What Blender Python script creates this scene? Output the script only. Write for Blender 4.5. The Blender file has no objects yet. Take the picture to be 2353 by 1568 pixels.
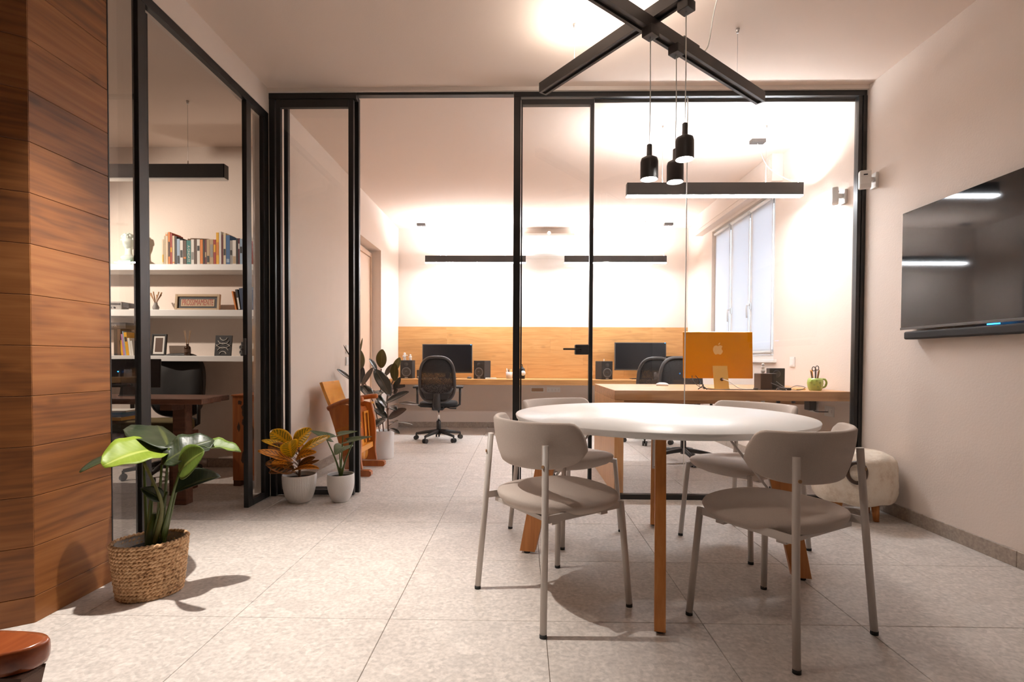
import bpy, bmesh, math, random
from mathutils import Vector, Matrix
random.seed(7)
S = bpy.context.scene
COL = S.collection
PI = math.pi

# ------------------------------------------------------------ camera, world, exposure
FPX, YAW, PITCH, ROLL, CY = 1194.2576, .0189, .0197, -.0047, 852.5
_c, _s = math.cos(YAW), math.sin(YAW)
rx, ry, rz = Vector((_c, _s, 0)), Vector((-_s, _c, 0)), Vector((0, 0, 1))
_c, _s = math.cos(PITCH), math.sin(PITCH)
FW = _c * ry - _s * rz
UP = _s * ry + _c * rz
_c, _s = math.cos(ROLL), math.sin(ROLL)
RT, UP = _c * rx - _s * UP, _s * rx + _c * UP
CAM = Vector((0, 0, 1.0))
cd = bpy.data.cameras.new('camera')
cd.sensor_width = 36
cd.lens = FPX / 2353 * 36
cd.shift_y = (CY - 784) / 2353
cd.clip_start = .05
co = bpy.data.objects.new('camera', cd)
COL.objects.link(co)
co.matrix_world = Matrix(((RT.x, UP.x, -FW.x, CAM.x), (RT.y, UP.y, -FW.y, CAM.y), (RT.z, UP.z, -FW.z, CAM.z), (0, 0, 0, 1)))
S.camera = co

def at(px, py, x=None, y=None, z=None):
    "world point seen at a photo position, at a given real depth (y), lateral place (x) or height (z)"
    d = (px - 1176.5) / FPX * RT - (py - CY) / FPX * UP + FW
    t = x / d.x if x is not None else y / d.y if y is not None else (z - 1) / d.z
    return CAM + t * d

W = bpy.data.worlds.new('world'); S.world = W
W.use_nodes = True
W.node_tree.nodes['Background'].inputs[0].default_value = (.62, .78, 1, 1)
W.node_tree.nodes['Background'].inputs[1].default_value = 3.8
S.view_settings.view_transform = 'Standard'
S.view_settings.look = 'None'
S.view_settings.exposure = .12
S.view_settings.gamma = 1
S.view_settings.use_curve_mapping = False
LAMP_WARM = (.94, .975, 1.03)
ROOM_WARM = (1, .86, .74)
L_BACK_UP, L_BACK_DOWN = 205, 140
L_BEAM_UP = 95
L_PEND = 60
SPOT_PLANT, SPOT_TABLE, FILL_REAR, SPOT_SIDE = 370, 28, 9, 95

# ------------------------------------------------------------ materials
MATS = {}
def nmat(name):
    m = bpy.data.materials.new(name); m.use_nodes = True
    nt = m.node_tree; b = nt.nodes['Principled BSDF']
    MATS[name] = m
    return m, nt, b
def setin(b, k, v):
    b.inputs[k].default_value = v
def c4(c): return (c[0], c[1], c[2], 1)
def plain(name, col, rough=.5, metal=0, bump=0, bscale=200, coat=0, spec=None, var=0):
    m, nt, b = nmat(name)
    setin(b, 'Base Color', c4(col)); setin(b, 'Roughness', rough); setin(b, 'Metallic', metal)
    if coat: setin(b, 'Coat Weight', coat)
    if spec is not None: setin(b, 'Specular IOR Level', spec)
    if bump or var:
        tc = nt.nodes.new('ShaderNodeTexCoord'); no = nt.nodes.new('ShaderNodeTexNoise')
        no.inputs['Scale'].default_value = bscale; no.inputs['Detail'].default_value = 3
        nt.links.new(tc.outputs['Object'], no.inputs['Vector'])
        if bump:
            bp = nt.nodes.new('ShaderNodeBump'); bp.inputs['Strength'].default_value = bump; bp.inputs['Distance'].default_value = .01
            nt.links.new(no.outputs['Fac'], bp.inputs['Height']); nt.links.new(bp.outputs['Normal'], b.inputs['Normal'])
        if var:
            r = ramp(nt, [(.3, [x * (1 - var) for x in col]), (.7, [min(1, x * (1 + var)) for x in col])])
            nt.links.new(no.outputs['Fac'], r.inputs['Fac']); nt.links.new(r.outputs['Color'], b.inputs['Base Color'])
    return m
def ramp(nt, stops):
    r = nt.nodes.new('ShaderNodeValToRGB'); e = r.color_ramp.elements
    while len(e) < len(stops): e.new(.5)
    for i, (p, c) in enumerate(stops):
        e[i].position = p; e[i].color = c4(c)
    return r
def emit(name, col, st):
    m, nt, b = nmat(name)
    setin(b, 'Base Color', c4(col)); setin(b, 'Emission Color', c4(col)); setin(b, 'Emission Strength', st)
    return m
def mathn(nt, op, a=None, b=None, va=0, vb=0):
    n = nt.nodes.new('ShaderNodeMath'); n.operation = op
    n.inputs[0].default_value = va; n.inputs[1].default_value = vb
    if a is not None: nt.links.new(a, n.inputs[0])
    if b is not None: nt.links.new(b, n.inputs[1])
    return n.outputs[0]
def wood(name, dark, mid, light, axis='X', rough=.45, scale=1.0, coat=0, knots=.0):
    m, nt, b = nmat(name)
    tc = nt.nodes.new('ShaderNodeTexCoord'); oi = nt.nodes.new('ShaderNodeObjectInfo')
    mp = nt.nodes.new('ShaderNodeMapping')
    sc = {'X': (1.2, 9, 9), 'Y': (9, 1.2, 9), 'Z': (9, 9, 1.2)}[axis]
    mp.inputs['Scale'].default_value = [s * scale for s in sc]
    nt.links.new(tc.outputs['Object'], mp.inputs['Vector'])
    cb = nt.nodes.new('ShaderNodeVectorMath'); cb.operation = 'ADD'
    sh = nt.nodes.new('ShaderNodeVectorMath'); sh.operation = 'SCALE'; sh.inputs[3].default_value = 37
    nt.links.new(oi.outputs['Random'], sh.inputs[0])
    nt.links.new(mp.outputs['Vector'], cb.inputs[0]); nt.links.new(sh.outputs['Vector'], cb.inputs[1])
    n1 = nt.nodes.new('ShaderNodeTexNoise'); n1.inputs['Scale'].default_value = 1.0; n1.inputs['Detail'].default_value = 2; n1.inputs['Distortion'].default_value = .6
    nt.links.new(cb.outputs['Vector'], n1.inputs['Vector'])
    k = mathn(nt, 'FRACT', mathn(nt, 'MULTIPLY', n1.outputs['Fac'], vb=7))
    k = mathn(nt, 'PINGPONG', mathn(nt, 'MULTIPLY', n1.outputs['Fac'], vb=9), vb=1.0)
    n2 = nt.nodes.new('ShaderNodeTexNoise'); n2.inputs['Scale'].default_value = 7; n2.inputs['Detail'].default_value = 5
    mp2 = nt.nodes.new('ShaderNodeMapping'); mp2.inputs['Scale'].default_value = {'X': (.25, 1, 1), 'Y': (1, .25, 1), 'Z': (1, 1, .25)}[axis]
    nt.links.new(cb.outputs['Vector'], mp2.inputs['Vector']); nt.links.new(mp2.outputs['Vector'], n2.inputs['Vector'])
    f = mathn(nt, 'ADD', mathn(nt, 'ADD', mathn(nt, 'MULTIPLY', k, vb=.20), vb=.14), mathn(nt, 'MULTIPLY', n2.outputs['Fac'], vb=.52))
    f = mathn(nt, 'ADD', f, mathn(nt, 'MULTIPLY', mathn(nt, 'SUBTRACT', oi.outputs['Random'], vb=.5), vb=.22))
    r = ramp(nt, [(.18, dark), (.5, mid), (.85, light)])
    nt.links.new(f, r.inputs['Fac'])
    out = r.outputs['Color']
    if knots:
        vo = nt.nodes.new('ShaderNodeTexVoronoi'); vo.inputs['Scale'].default_value = 1.0
        mp3 = nt.nodes.new('ShaderNodeMapping'); mp3.inputs['Scale'].default_value = {'X': (2.4, 4.2, 4.2), 'Y': (4.2, 2.4, 4.2), 'Z': (4.2, 4.2, 2.4)}[axis]
        nt.links.new(tc.outputs['Object'], mp3.inputs['Vector'])
        ad = nt.nodes.new('ShaderNodeVectorMath'); ad.operation = 'ADD'
        nt.links.new(mp3.outputs['Vector'], ad.inputs[0]); nt.links.new(sh.outputs['Vector'], ad.inputs[1])
        nt.links.new(ad.outputs['Vector'], vo.inputs['Vector'])
        kr = ramp(nt, [(.0, (.10, .10, .10)), (.05, (.30, .30, .30)), (.12, (1, 1, 1))])
        nt.links.new(vo.outputs['Distance'], kr.inputs['Fac'])
        mx = nt.nodes.new('ShaderNodeMix'); mx.data_type = 'RGBA'; mx.blend_type = 'MULTIPLY'; mx.inputs[0].default_value = knots
        nt.links.new(out, mx.inputs[6]); nt.links.new(kr.outputs['Color'], mx.inputs[7]); out = mx.outputs[2]
    nt.links.new(out, b.inputs['Base Color'])
    setin(b, 'Roughness', rough)
    if coat: setin(b, 'Coat Weight', coat); setin(b, 'Coat Roughness', .15)
    bp = nt.nodes.new('ShaderNodeBump'); bp.inputs['Strength'].default_value = .12; bp.inputs['Distance'].default_value = .004
    nt.links.new(f, bp.inputs['Height']); nt.links.new(bp.outputs['Normal'], b.inputs['Normal'])
    return m

plain('wall', (.79, .68, .60), .85, bump=.10, bscale=90)
plain('ceiling', (.77, .635, .545), .9, bump=.06, bscale=120)
plain('wall_dark', (.10, .075, .062), .8, bump=.06, bscale=90)  # for the unseen walls near the viewer, toned dark to lower bounce light
plain('frame', (.012, .011, .0105), .40)
plain('black', (.018, .016, .015), .5)
plain('black_soft', (.022, .020, .019), .75)
plain('graphite', (.042, .037, .035), .42)
plain('grey_plastic', (.10, .095, .09), .4)
plain('fixture', (.040, .034, .031), .45)
plain('screen', (.005, .005, .0055), .045, spec=.5)
plain('screen_soft', (.012, .013, .016), .28)
plain('chrome', (.75, .72, .70), .2, 1)
plain('steel', (.62, .58, .55), .35, .8)
plain('chair_paint', (.60, .54, .495), .42)
plain('white_top', (.86, .85, .835), .35)
plain('white_plastic', (.82, .80, .77), .4)
plain('white_paint', (.84, .825, .80), .45)
plain('ceramic', (.80, .765, .73), .5, bump=.15, bscale=160)
plain('ceramic_plain', (.84, .82, .80), .35)
plain('soil', (.035, .022, .015), .95, bump=1, bscale=160)
plain('grout', (.42, .36, .31), .9)
plain('fabric', (.65, .555, .49), .95, bump=.5, bscale=900, var=.14)
plain('rubber', (.02, .02, .02), .7)
plain('paper', (.78, .73, .64), .8)
plain('beige_door', (.72, .52, .38), .5)
plain('mac_orange', (.80, .30, .006), .16)
plain('mac_light', (.86, .55, .16), .28)
plain('logo_light', (.95, .62, .25), .3)
plain('mug_green', (.50, .62, .14), .25, coat=.4)
plain('mug_dot', (.33, .45, .09), .3)
plain('olive', (.13, .095, .03), .9, bump=.3, bscale=500)
plain('bust', (.74, .84, .78), .6)
plain('bust_block', (.46, .72, .62), .5)
plain('green_box', (.42, .46, .22), .6)
plain('leather_dark', (.055, .028, .016), .45)
plain('amber', (.05, .022, .010), .15)
plain('reed', (.45, .26, .13), .7)
plain('mesh_seat', (.014, .013, .013), .9)
plain('trunk', (.16, .085, .05), .8)
plain('plastic_film', (.55, .48, .42), .12)
emit('led_blue', (.02, .35, 1), 6)
emit('lamp_white', LAMP_WARM, L_BACK_DOWN)
emit('lamp_up', LAMP_WARM, L_BACK_UP)
emit('beam_up', (1, .91, .82), L_BEAM_UP)
emit('bulb', (1, .95, .9), L_PEND)
emit('spot_lens', (1, .93, .85), 10)
wood('wood_clad', (.10, .031, .007), (.245, .086, .019), (.37, .15, .042), 'X', .48, 1.0, knots=.85)
wood('wood_back', (.42, .20, .062), (.58, .30, .105), (.68, .39, .16), 'X', .45, 1.2, knots=.25)
wood('wood_desk', (.43, .205, .08), (.62, .325, .14), (.72, .43, .215), 'X', .4, 1.0, knots=.3)
wood('wood_deskz', (.43, .205, .08), (.62, .325, .14), (.72, .43, .215), 'Z', .4, 1.0, knots=.2)
wood('wood_leg', (.40, .14, .034), (.55, .21, .055), (.64, .29, .095), 'Z', .4, 1.6)
wood('wood_cinema', (.25, .052, .006), (.37, .092, .012), (.47, .14, .025), 'Z', .3, .8, coat=.3)
wood('wood_cinema_back', (.56, .19, .015), (.72, .28, .025), (.80, .36, .05), 'Y', .28, .8, coat=.3)
wood('wood_rustic', (.055, .020, .010), (.14, .055, .027), (.21, .095, .05), 'X', .6, 1.4)
wood('wood_red', (.20, .050, .014), (.36, .105, .025), (.46, .17, .05), 'Z', .45, 1.0)
wood('wood_armchair', (.14, .028, .008), (.28, .065, .018), (.40, .12, .035), 'Y', .22, 1.0, coat=.5)

def mk_glass():
    m = bpy.data.materials.new('glass'); m.use_nodes = True; MATS['glass'] = m
    nt = m.node_tree; nt.nodes.clear()
    o = nt.nodes.new('ShaderNodeOutputMaterial'); mx = nt.nodes.new('ShaderNodeMixShader')
    t = nt.nodes.new('ShaderNodeBsdfTransparent'); t.inputs[0].default_value = (.985, .985, .98, 1)
    g = nt.nodes.new('ShaderNodeBsdfGlossy'); g.inputs['Roughness'].default_value = 0.0
    fr = nt.nodes.new('ShaderNodeFresnel'); fr.inputs[0].default_value = 1.6
    ge = nt.nodes.new('ShaderNodeNewGeometry')          # one reflection per pane: the exit face only transmits
    fk = mathn(nt, 'MULTIPLY', fr.outputs[0], mathn(nt, 'SUBTRACT', None, ge.outputs['Backfacing'], va=1))
    nt.links.new(fk, mx.inputs[0]); nt.links.new(t.outputs[0], mx.inputs[1]); nt.links.new(g.outputs[0], mx.inputs[2])
    nt.links.new(mx.outputs[0], o.inputs[0])
mk_glass()
def mk_mesh():
    m = bpy.data.materials.new('net'); m.use_nodes = True; MATS['net'] = m
    nt = m.node_tree; b = nt.nodes['Principled BSDF']
    setin(b, 'Base Color', (.02, .018, .017, 1)); setin(b, 'Roughness', .8)
    tc = nt.nodes.new('ShaderNodeTexCoord'); vo = nt.nodes.new('ShaderNodeTexVoronoi'); vo.inputs['Scale'].default_value = 260
    nt.links.new(tc.outputs['Object'], vo.inputs['Vector'])
    r = ramp(nt, [(.0, (.12, .12, .12)), (.42, (1, 1, 1))]); r.color_ramp.interpolation = 'CONSTANT'
    nt.links.new(vo.outputs['Distance'], r.inputs['Fac']); nt.links.new(r.outputs['Color'], b.inputs['Alpha'])
mk_mesh()
def mk_floor(name, base):
    m, nt, b = nmat(name)
    g = nt.nodes.new('ShaderNodeNewGeometry')
    mp = nt.nodes.new('ShaderNodeMapping'); nt.links.new(g.outputs['Position'], mp.inputs['Vector'])
    dn = nt.nodes.new('ShaderNodeTexNoise'); dn.inputs['Scale'].default_value = 9
    nt.links.new(mp.outputs['Vector'], dn.inputs['Vector'])
    ws = nt.nodes.new('ShaderNodeMix'); ws.data_type = 'VECTOR'; ws.inputs[0].default_value = .07
    nt.links.new(mp.outputs['Vector'], ws.inputs[4]); nt.links.new(dn.outputs['Color'], ws.inputs[5])
    out = None
    def cells(scale, lo, hi, thr):
        v = nt.nodes.new('ShaderNodeTexVoronoi'); v.inputs['Scale'].default_value = scale; v.inputs['Randomness'].default_value = 1
        nt.links.new(ws.outputs[1], v.inputs['Vector'])
        sp = nt.nodes.new('ShaderNodeSeparateColor'); nt.links.new(v.outputs['Color'], sp.inputs[0])
        r = ramp(nt, [(0, [x * lo for x in base]), (thr, base), (1, [min(.9, x * hi) for x in base])])
        nt.links.new(sp.outputs[0], r.inputs['Fac']); return r.outputs['Color']
    a = cells(15, .88, 1.14, .6); c = cells(70, .88, 1.09, .5)
    mx = nt.nodes.new('ShaderNodeMix'); mx.data_type = 'RGBA'
    n = nt.nodes.new('ShaderNodeTexNoise'); n.inputs['Scale'].default_value = 7; n.inputs['Detail'].default_value = 4
    nt.links.new(mp.outputs['Vector'], n.inputs['Vector'])
    rr = ramp(nt, [(.50, (0, 0, 0)), (.60, (.85, .85, .85))]); nt.links.new(n.outputs['Fac'], rr.inputs['Fac'])
    nt.links.new(rr.outputs['Color'], mx.inputs[0]); nt.links.new(c, mx.inputs[6]); nt.links.new(a, mx.inputs[7])
    n2 = nt.nodes.new('ShaderNodeTexNoise'); n2.inputs['Scale'].default_value = 60; n2.inputs['Detail'].default_value = 4
    nt.links.new(mp.outputs['Vector'], n2.inputs['Vector'])
    r2 = ramp(nt, [(.3, (.80, .80, .80)), (.65, (1.06, 1.06, 1.06))]); nt.links.new(n2.outputs['Fac'], r2.inputs['Fac'])
    m2 = nt.nodes.new('ShaderNodeMix'); m2.data_type = 'RGBA'; m2.blend_type = 'MULTIPLY'; m2.inputs[0].default_value = 1
    nt.links.new(mx.outputs[2], m2.inputs[6]); nt.links.new(r2.outputs['Color'], m2.inputs[7])
    nt.links.new(m2.outputs[2], b.inputs['Base Color'])
    setin(b, 'Roughness', .5); setin(b, 'Specular IOR Level', .35)
mk_floor('terrazzo', (.60, .545, .50))
mk_floor('baseboard', (.40, .33, .275))

def mk_leaf(name, c_dark, c_light, vein, nveins=9, vstr=.5, rough=.35, pattern=False, trans=.0):
    m, nt, b = nmat(name)
    uv = nt.nodes.new('ShaderNodeUVMap'); sp = nt.nodes.new('ShaderNodeSeparateXYZ')
    nt.links.new(uv.outputs[0], sp.inputs[0])
    av = mathn(nt, 'ABSOLUTE', mathn(nt, 'SUBTRACT', sp.outputs[1], vb=.5))     # 0 at midrib .. .5
    ph = mathn(nt, 'SUBTRACT', mathn(nt, 'MULTIPLY', sp.outputs[0], vb=nveins), mathn(nt, 'MULTIPLY', av, vb=4.0))
    no = nt.nodes.new('ShaderNodeTexNoise'); no.inputs['Scale'].default_value = 5
    tc = nt.nodes.new('ShaderNodeTexCoord'); nt.links.new(uv.outputs[0], no.inputs['Vector'])
    ph = mathn(nt, 'ADD', ph, mathn(nt, 'MULTIPLY', no.outputs['Fac'], vb=.8 if pattern else .25))
    tri = mathn(nt, 'PINGPONG', ph, vb=.5)                                       # 0..0.5
    side = ramp(nt, [(.10 if not pattern else .16, (1, 1, 1)), (.2 if not pattern else .26, (0, 0, 0))])
    nt.links.new(tri, side.inputs['Fac'])
    mid = ramp(nt, [(.02 if not pattern else .05, (1, 1, 1)), (.05 if not pattern else .10, (0, 0, 0))])
    nt.links.new(av, mid.inputs['Fac'])
    f = mathn(nt, 'MAXIMUM', mathn(nt, 'MULTIPLY', side.outputs['Color'], vb=vstr), mid.outputs['Color'])
    if pattern:
        ed = ramp(nt, [(.36, (0, 0, 0)), (.44, (1, 1, 1))]); nt.links.new(av, ed.inputs['Fac'])
        f = mathn(nt, 'MAXIMUM', f, ed.outputs['Color'])
    r0 = ramp(nt, [(.3, c_dark), (.7, c_light)])
    n2 = nt.nodes.new('ShaderNodeTexNoise'); n2.inputs['Scale'].default_value = 3
    nt.links.new(uv.outputs[0], n2.inputs['Vector']); nt.links.new(n2.outputs['Fac'], r0.inputs['Fac'])
    mx = nt.nodes.new('ShaderNodeMix'); mx.data_type = 'RGBA'
    nt.links.new(f, mx.inputs[0]); nt.links.new(r0.outputs['Color'], mx.inputs[6]); mx.inputs[7].default_value = c4(vein)
    nt.links.new(mx.outputs[2], b.inputs['Base Color']); setin(b, 'Roughness', rough)
    bp = nt.nodes.new('ShaderNodeBump'); bp.inputs['Strength'].default_value = .25; bp.inputs['Distance'].default_value = .003
    nt.links.new(f, bp.inputs['Height']); nt.links.new(bp.outputs['Normal'], b.inputs['Normal'])
mk_leaf('leaf_lime', (.15, .22, .012), (.21, .29, .022), (.32, .38, .07), 14, .10, .48)
mk_leaf('leaf_deep', (.013, .022, .008), (.022, .036, .012), (.06, .075, .02), 14, .15, .42)
mk_leaf('leaf_mid', (.07, .12, .012), (.11, .17, .022), (.2, .25, .05), 14, .12, .5)
mk_leaf('leaf_rubber', (.022, .022, .016), (.04, .036, .026), (.07, .055, .035), 18, .10, .22)
mk_leaf('leaf_rubber_olive', (.09, .075, .015), (.13, .105, .025), (.18, .14, .05), 18, .10, .4)
mk_leaf('leaf_rubber_brown', (.075, .05, .033), (.115, .08, .055), (.15, .1, .06), 18, .12, .45)
mk_leaf('croton_yellow', (.20, .17, .010), (.48, .29, .012), (.88, .47, .010), 9, 1, .35, True)
mk_leaf('croton_orange', (.14, .055, .008), (.34, .11, .010), (.76, .28, .010), 8, 1, .4, True)
mk_leaf('croton_dark', (.035, .028, .008), (.055, .032, .010), (.30, .10, .010), 8, .8, .4, True)
mk_leaf('leaf_aloc', (.075, .10, .040), (.11, .145, .062), (.17, .21, .11), 8, .5, .45)
plain('stem_green', (.065, .095, .012), .4)
plain('stem_olive', (.12, .12, .03), .5)

def mk_wicker():
    m, nt, b = nmat('wicker')
    tc = nt.nodes.new('ShaderNodeTexCoord'); n = nt.nodes.new('ShaderNodeTexNoise'); n.inputs['Scale'].default_value = 70; n.inputs['Detail'].default_value = 4
    nt.links.new(tc.outputs['Object'], n.inputs['Vector'])
    r = ramp(nt, [(.30, (.20, .09, .035)), (.44, (.56, .33, .165)), (.68, (.74, .49, .28))]); nt.links.new(n.outputs['Fac'], r.inputs['Fac'])
    nt.links.new(r.outputs['Color'], b.inputs['Base Color']); setin(b, 'Roughness', .85)
mk_wicker()
def mk_fur():
    m, nt, b = nmat('fleece')
    tc = nt.nodes.new('ShaderNodeTexCoord'); n = nt.nodes.new('ShaderNodeTexNoise'); n.inputs['Scale'].default_value = 14; n.inputs['Detail'].default_value = 8
    n.inputs['Roughness'].default_value = .7
    nt.links.new(tc.outputs['Object'], n.inputs['Vector'])
    r = ramp(nt, [(.25, (.60, .46, .34)), (.5, (.80, .70, .58)), (.8, (.86, .78, .68))]); nt.links.new(n.outputs['Fac'], r.inputs['Fac'])
    nt.links.new(r.outputs['Color'], b.inputs['Base Color']); setin(b, 'Roughness', 1)
    bp = nt.nodes.new('ShaderNodeBump'); bp.inputs['Strength'].default_value = .6; bp.inputs['Distance'].default_value = .02
    nt.links.new(n.outputs['Fac'], bp.inputs['Height']); nt.links.new(bp.outputs['Normal'], b.inputs['Normal'])
mk_fur()
def mk_blind():
    m = bpy.data.materials.new('blind'); m.use_nodes = True; MATS['blind'] = m
    nt = m.node_tree; nt.nodes.clear()
    o = nt.nodes.new('ShaderNodeOutputMaterial'); mx = nt.nodes.new('ShaderNodeMixShader'); mx.inputs[0].default_value = .45
    d = nt.nodes.new('ShaderNodeBsdfDiffuse'); d.inputs[0].default_value = (.80, .79, .78, 1)
    t = nt.nodes.new('ShaderNodeBsdfTranslucent'); t.inputs[0].default_value = (.80, .82, .85, 1)
    nt.links.new(d.outputs[0], mx.inputs[1]); nt.links.new(t.outputs[0], mx.inputs[2]); nt.links.new(mx.outputs[0], o.inputs[0])
mk_blind()
def M(n): return MATS[n]

# ------------------------------------------------------------ mesh building
class MB:
    def __init__(s): s.v, s.f, s.mi, s.sm = [], [], [], []
    def add(s, vs, fs, mi=0, sm=False, T=None):
        o = len(s.v)
        for p in vs:
            p = Vector(p)
            s.v.append(T @ p if T is not None else p)
        for f in fs: s.f.append([o + i for i in f]); s.mi.append(mi); s.sm.append(sm)
        return s
    def box(s, a, b, mi=0, T=None):
        x0, x1 = sorted((a[0], b[0])); y0, y1 = sorted((a[1], b[1])); z0, z1 = sorted((a[2], b[2]))
        vs = [(x0, y0, z0), (x1, y0, z0), (x1, y1, z0), (x0, y1, z0), (x0, y0, z1), (x1, y0, z1), (x1, y1, z1), (x0, y1, z1)]
        return s.add(vs, [(3, 2, 1, 0), (4, 5, 6, 7), (0, 1, 5, 4), (1, 2, 6, 5), (2, 3, 7, 6), (3, 0, 4, 7)], mi, False, T)
    def rings(s, rings, mi=0, sm=True, cap=True, closed=False):
        n = len(rings[0]); vs = [p for r in rings for p in r]; fs = []
        m = len(rings)
        for i in range(m if closed else m - 1):
            a, b = i * n, ((i + 1) % m) * n
            for j in range(n):
                k = (j + 1) % n
                fs.append((a + j, a + k, b + k, b + j))
        s.add(vs, fs, mi, sm)
        if cap and not closed:
            o = len(s.v) - len(vs)
            s.f.append([o + j for j in reversed(range(n))]); s.mi.append(mi); s.sm.append(False)
            s.f.append([o + (m - 1) * n + j for j in range(n)]); s.mi.append(mi); s.sm.append(False)
        return s
    def tube(s, pts, r, n=10, mi=0, closed=False, flat=None):
        pts = [Vector(p) for p in pts]
        rr = r if isinstance(r, (list, tuple)) else [r] * len(pts)
        rings = []; prev = None
        for i, p in enumerate(pts):
            if closed: d = pts[(i + 1) % len(pts)] - pts[i - 1]
            else: d = pts[min(i + 1, len(pts) - 1)] - pts[max(i - 1, 0)]
            d.normalize()
            if prev is None:
                a = d.orthogonal().normalized() if abs(d.z) > .99 else d.cross(Vector((0, 0, 1))).normalized()
            else:
                a = (prev - d * prev.dot(d)); a = a.normalized() if a.length > 1e-6 else d.orthogonal().normalized()
            prev = a; b = d.cross(a)
            fb = flat if flat else 1
            rings.append([p + (a * math.cos(2 * PI * j / n) + b * math.sin(2 * PI * j / n) * fb) * rr[i] for j in range(n)])
        return s.rings(rings, mi, True, True, closed)
    def lathe(s, prof, c=(0, 0, 0), n=32, mi=0, sm=True, sx=1, sy=1, cap=True):
        rings = [[(c[0] + r * math.cos(2 * PI * j / n) * sx, c[1] + r * math.sin(2 * PI * j / n) * sy, c[2] + z) for j in range(n)] for r, z in prof]
        return s.rings(rings, mi, sm, cap)
    def prism(s, poly, d, mi=0, T=None, sm=False):
        "poly in the xz plane, thickness d in +y"
        n = len(poly)
        vs = [(x, 0, z) for x, z in poly] + [(x, d, z) for x, z in poly]
        fs = [list(range(n)), list(reversed(range(n, 2 * n)))]
        s.add(vs, fs, mi, False, T)
        s.add(vs, [(i, i + n, (i + 1) % n + n, (i + 1) % n) for i in range(n)], mi, sm, T)
        return s
    def grid(s, fn, nu, nv, mi=0, sm=True):
        vs = [fn(i / nu, j / nv) for i in range(nu + 1) for j in range(nv + 1)]
        fs = [(i * (nv + 1) + j, (i + 1) * (nv + 1) + j, (i + 1) * (nv + 1) + j + 1, i * (nv + 1) + j + 1) for i in range(nu) for j in range(nv)]
        return s.add(vs, fs, mi, sm)
    def mesh(s, name, mats):
        me = bpy.data.meshes.new(name)
        me.from_pydata([tuple(p) for p in s.v], [], s.f)
        for m in (mats if isinstance(mats, (list, tuple)) else [mats]): me.materials.append(M(m))
        me.polygons.foreach_set('material_index', s.mi); me.polygons.foreach_set('use_smooth', s.sm)
        bm = bmesh.new(); bm.from_mesh(me); bmesh.ops.recalc_face_normals(bm, faces=bm.faces); bm.to_mesh(me); bm.free()
        me.update()
        return me
    def build(s, name, mats, parent=None, bevel=0, seg=2, weld=False):
        o = bpy.data.objects.new(name, s.mesh(name, mats)); COL.objects.link(o)
        if parent is not None: o.parent = parent
        if bevel:
            m = o.modifiers.new('bevel', 'BEVEL'); m.width = bevel; m.segments = seg; m.limit_method = 'ANGLE'; m.angle_limit = math.radians(40)
            m.harden_normals = False
        return o
def bx(name, a, b, mat, parent=None, bevel=0, seg=2):
    return MB().box(a, b).build(name, mat, parent, bevel, seg)
def tag(o, label, cat=None, group=None, kind=None):
    o['label'] = label
    if cat: o['category'] = cat
    if group: o['group'] = group
    if kind: o['kind'] = kind
    return o
def thing(name, label, cat, loc=(0, 0, 0), rotz=0, group=None, kind=None):
    o = bpy.data.objects.new(name, None); COL.objects.link(o)
    o.empty_display_size = .1
    o.location = loc; o.rotation_euler = (0, 0, rotz)
    return tag(o, label, cat, group, kind)
def struct(o, label, cat='wall'): return tag(o, label, cat, kind='structure')
def dup(root, loc, rotz, label):
    r = root.copy(); COL.objects.link(r); r.location = loc; r.rotation_euler = (0, 0, rotz); r['label'] = label
    for ch in list(root.children):
        c = ch.copy(); COL.objects.link(c); c.parent = r
        for g in ch.children:
            d = g.copy(); COL.objects.link(d); d.parent = c
    return r
def text(name, s, size, mat, parent, T, depth=.0008, align='CENTER', sx=1.0):
    cu = bpy.data.curves.new(name, 'FONT'); cu.body = s; cu.size = size; cu.extrude = depth; cu.align_x = align; cu.align_y = 'CENTER'
    t = bpy.data.objects.new(name + '_tmp', cu); COL.objects.link(t)
    dg = bpy.context.evaluated_depsgraph_get()
    me = bpy.data.meshes.new_from_object(t.evaluated_get(dg)); bpy.data.objects.remove(t); bpy.data.curves.remove(cu)
    me.transform(T @ Matrix.Diagonal((sx, 1, 1, 1)))
    me.materials.clear(); me.materials.append(M(mat))
    o = bpy.data.objects.new(name, me); COL.objects.link(o); o.parent = parent
    return o
def rotT(loc, rx_=0, ry_=0, rz_=0):
    return Matrix.Translation(loc) @ Matrix.Rotation(rz_, 4, 'Z') @ Matrix.Rotation(ry_, 4, 'Y') @ Matrix.Rotation(rx_, 4, 'X')
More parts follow.
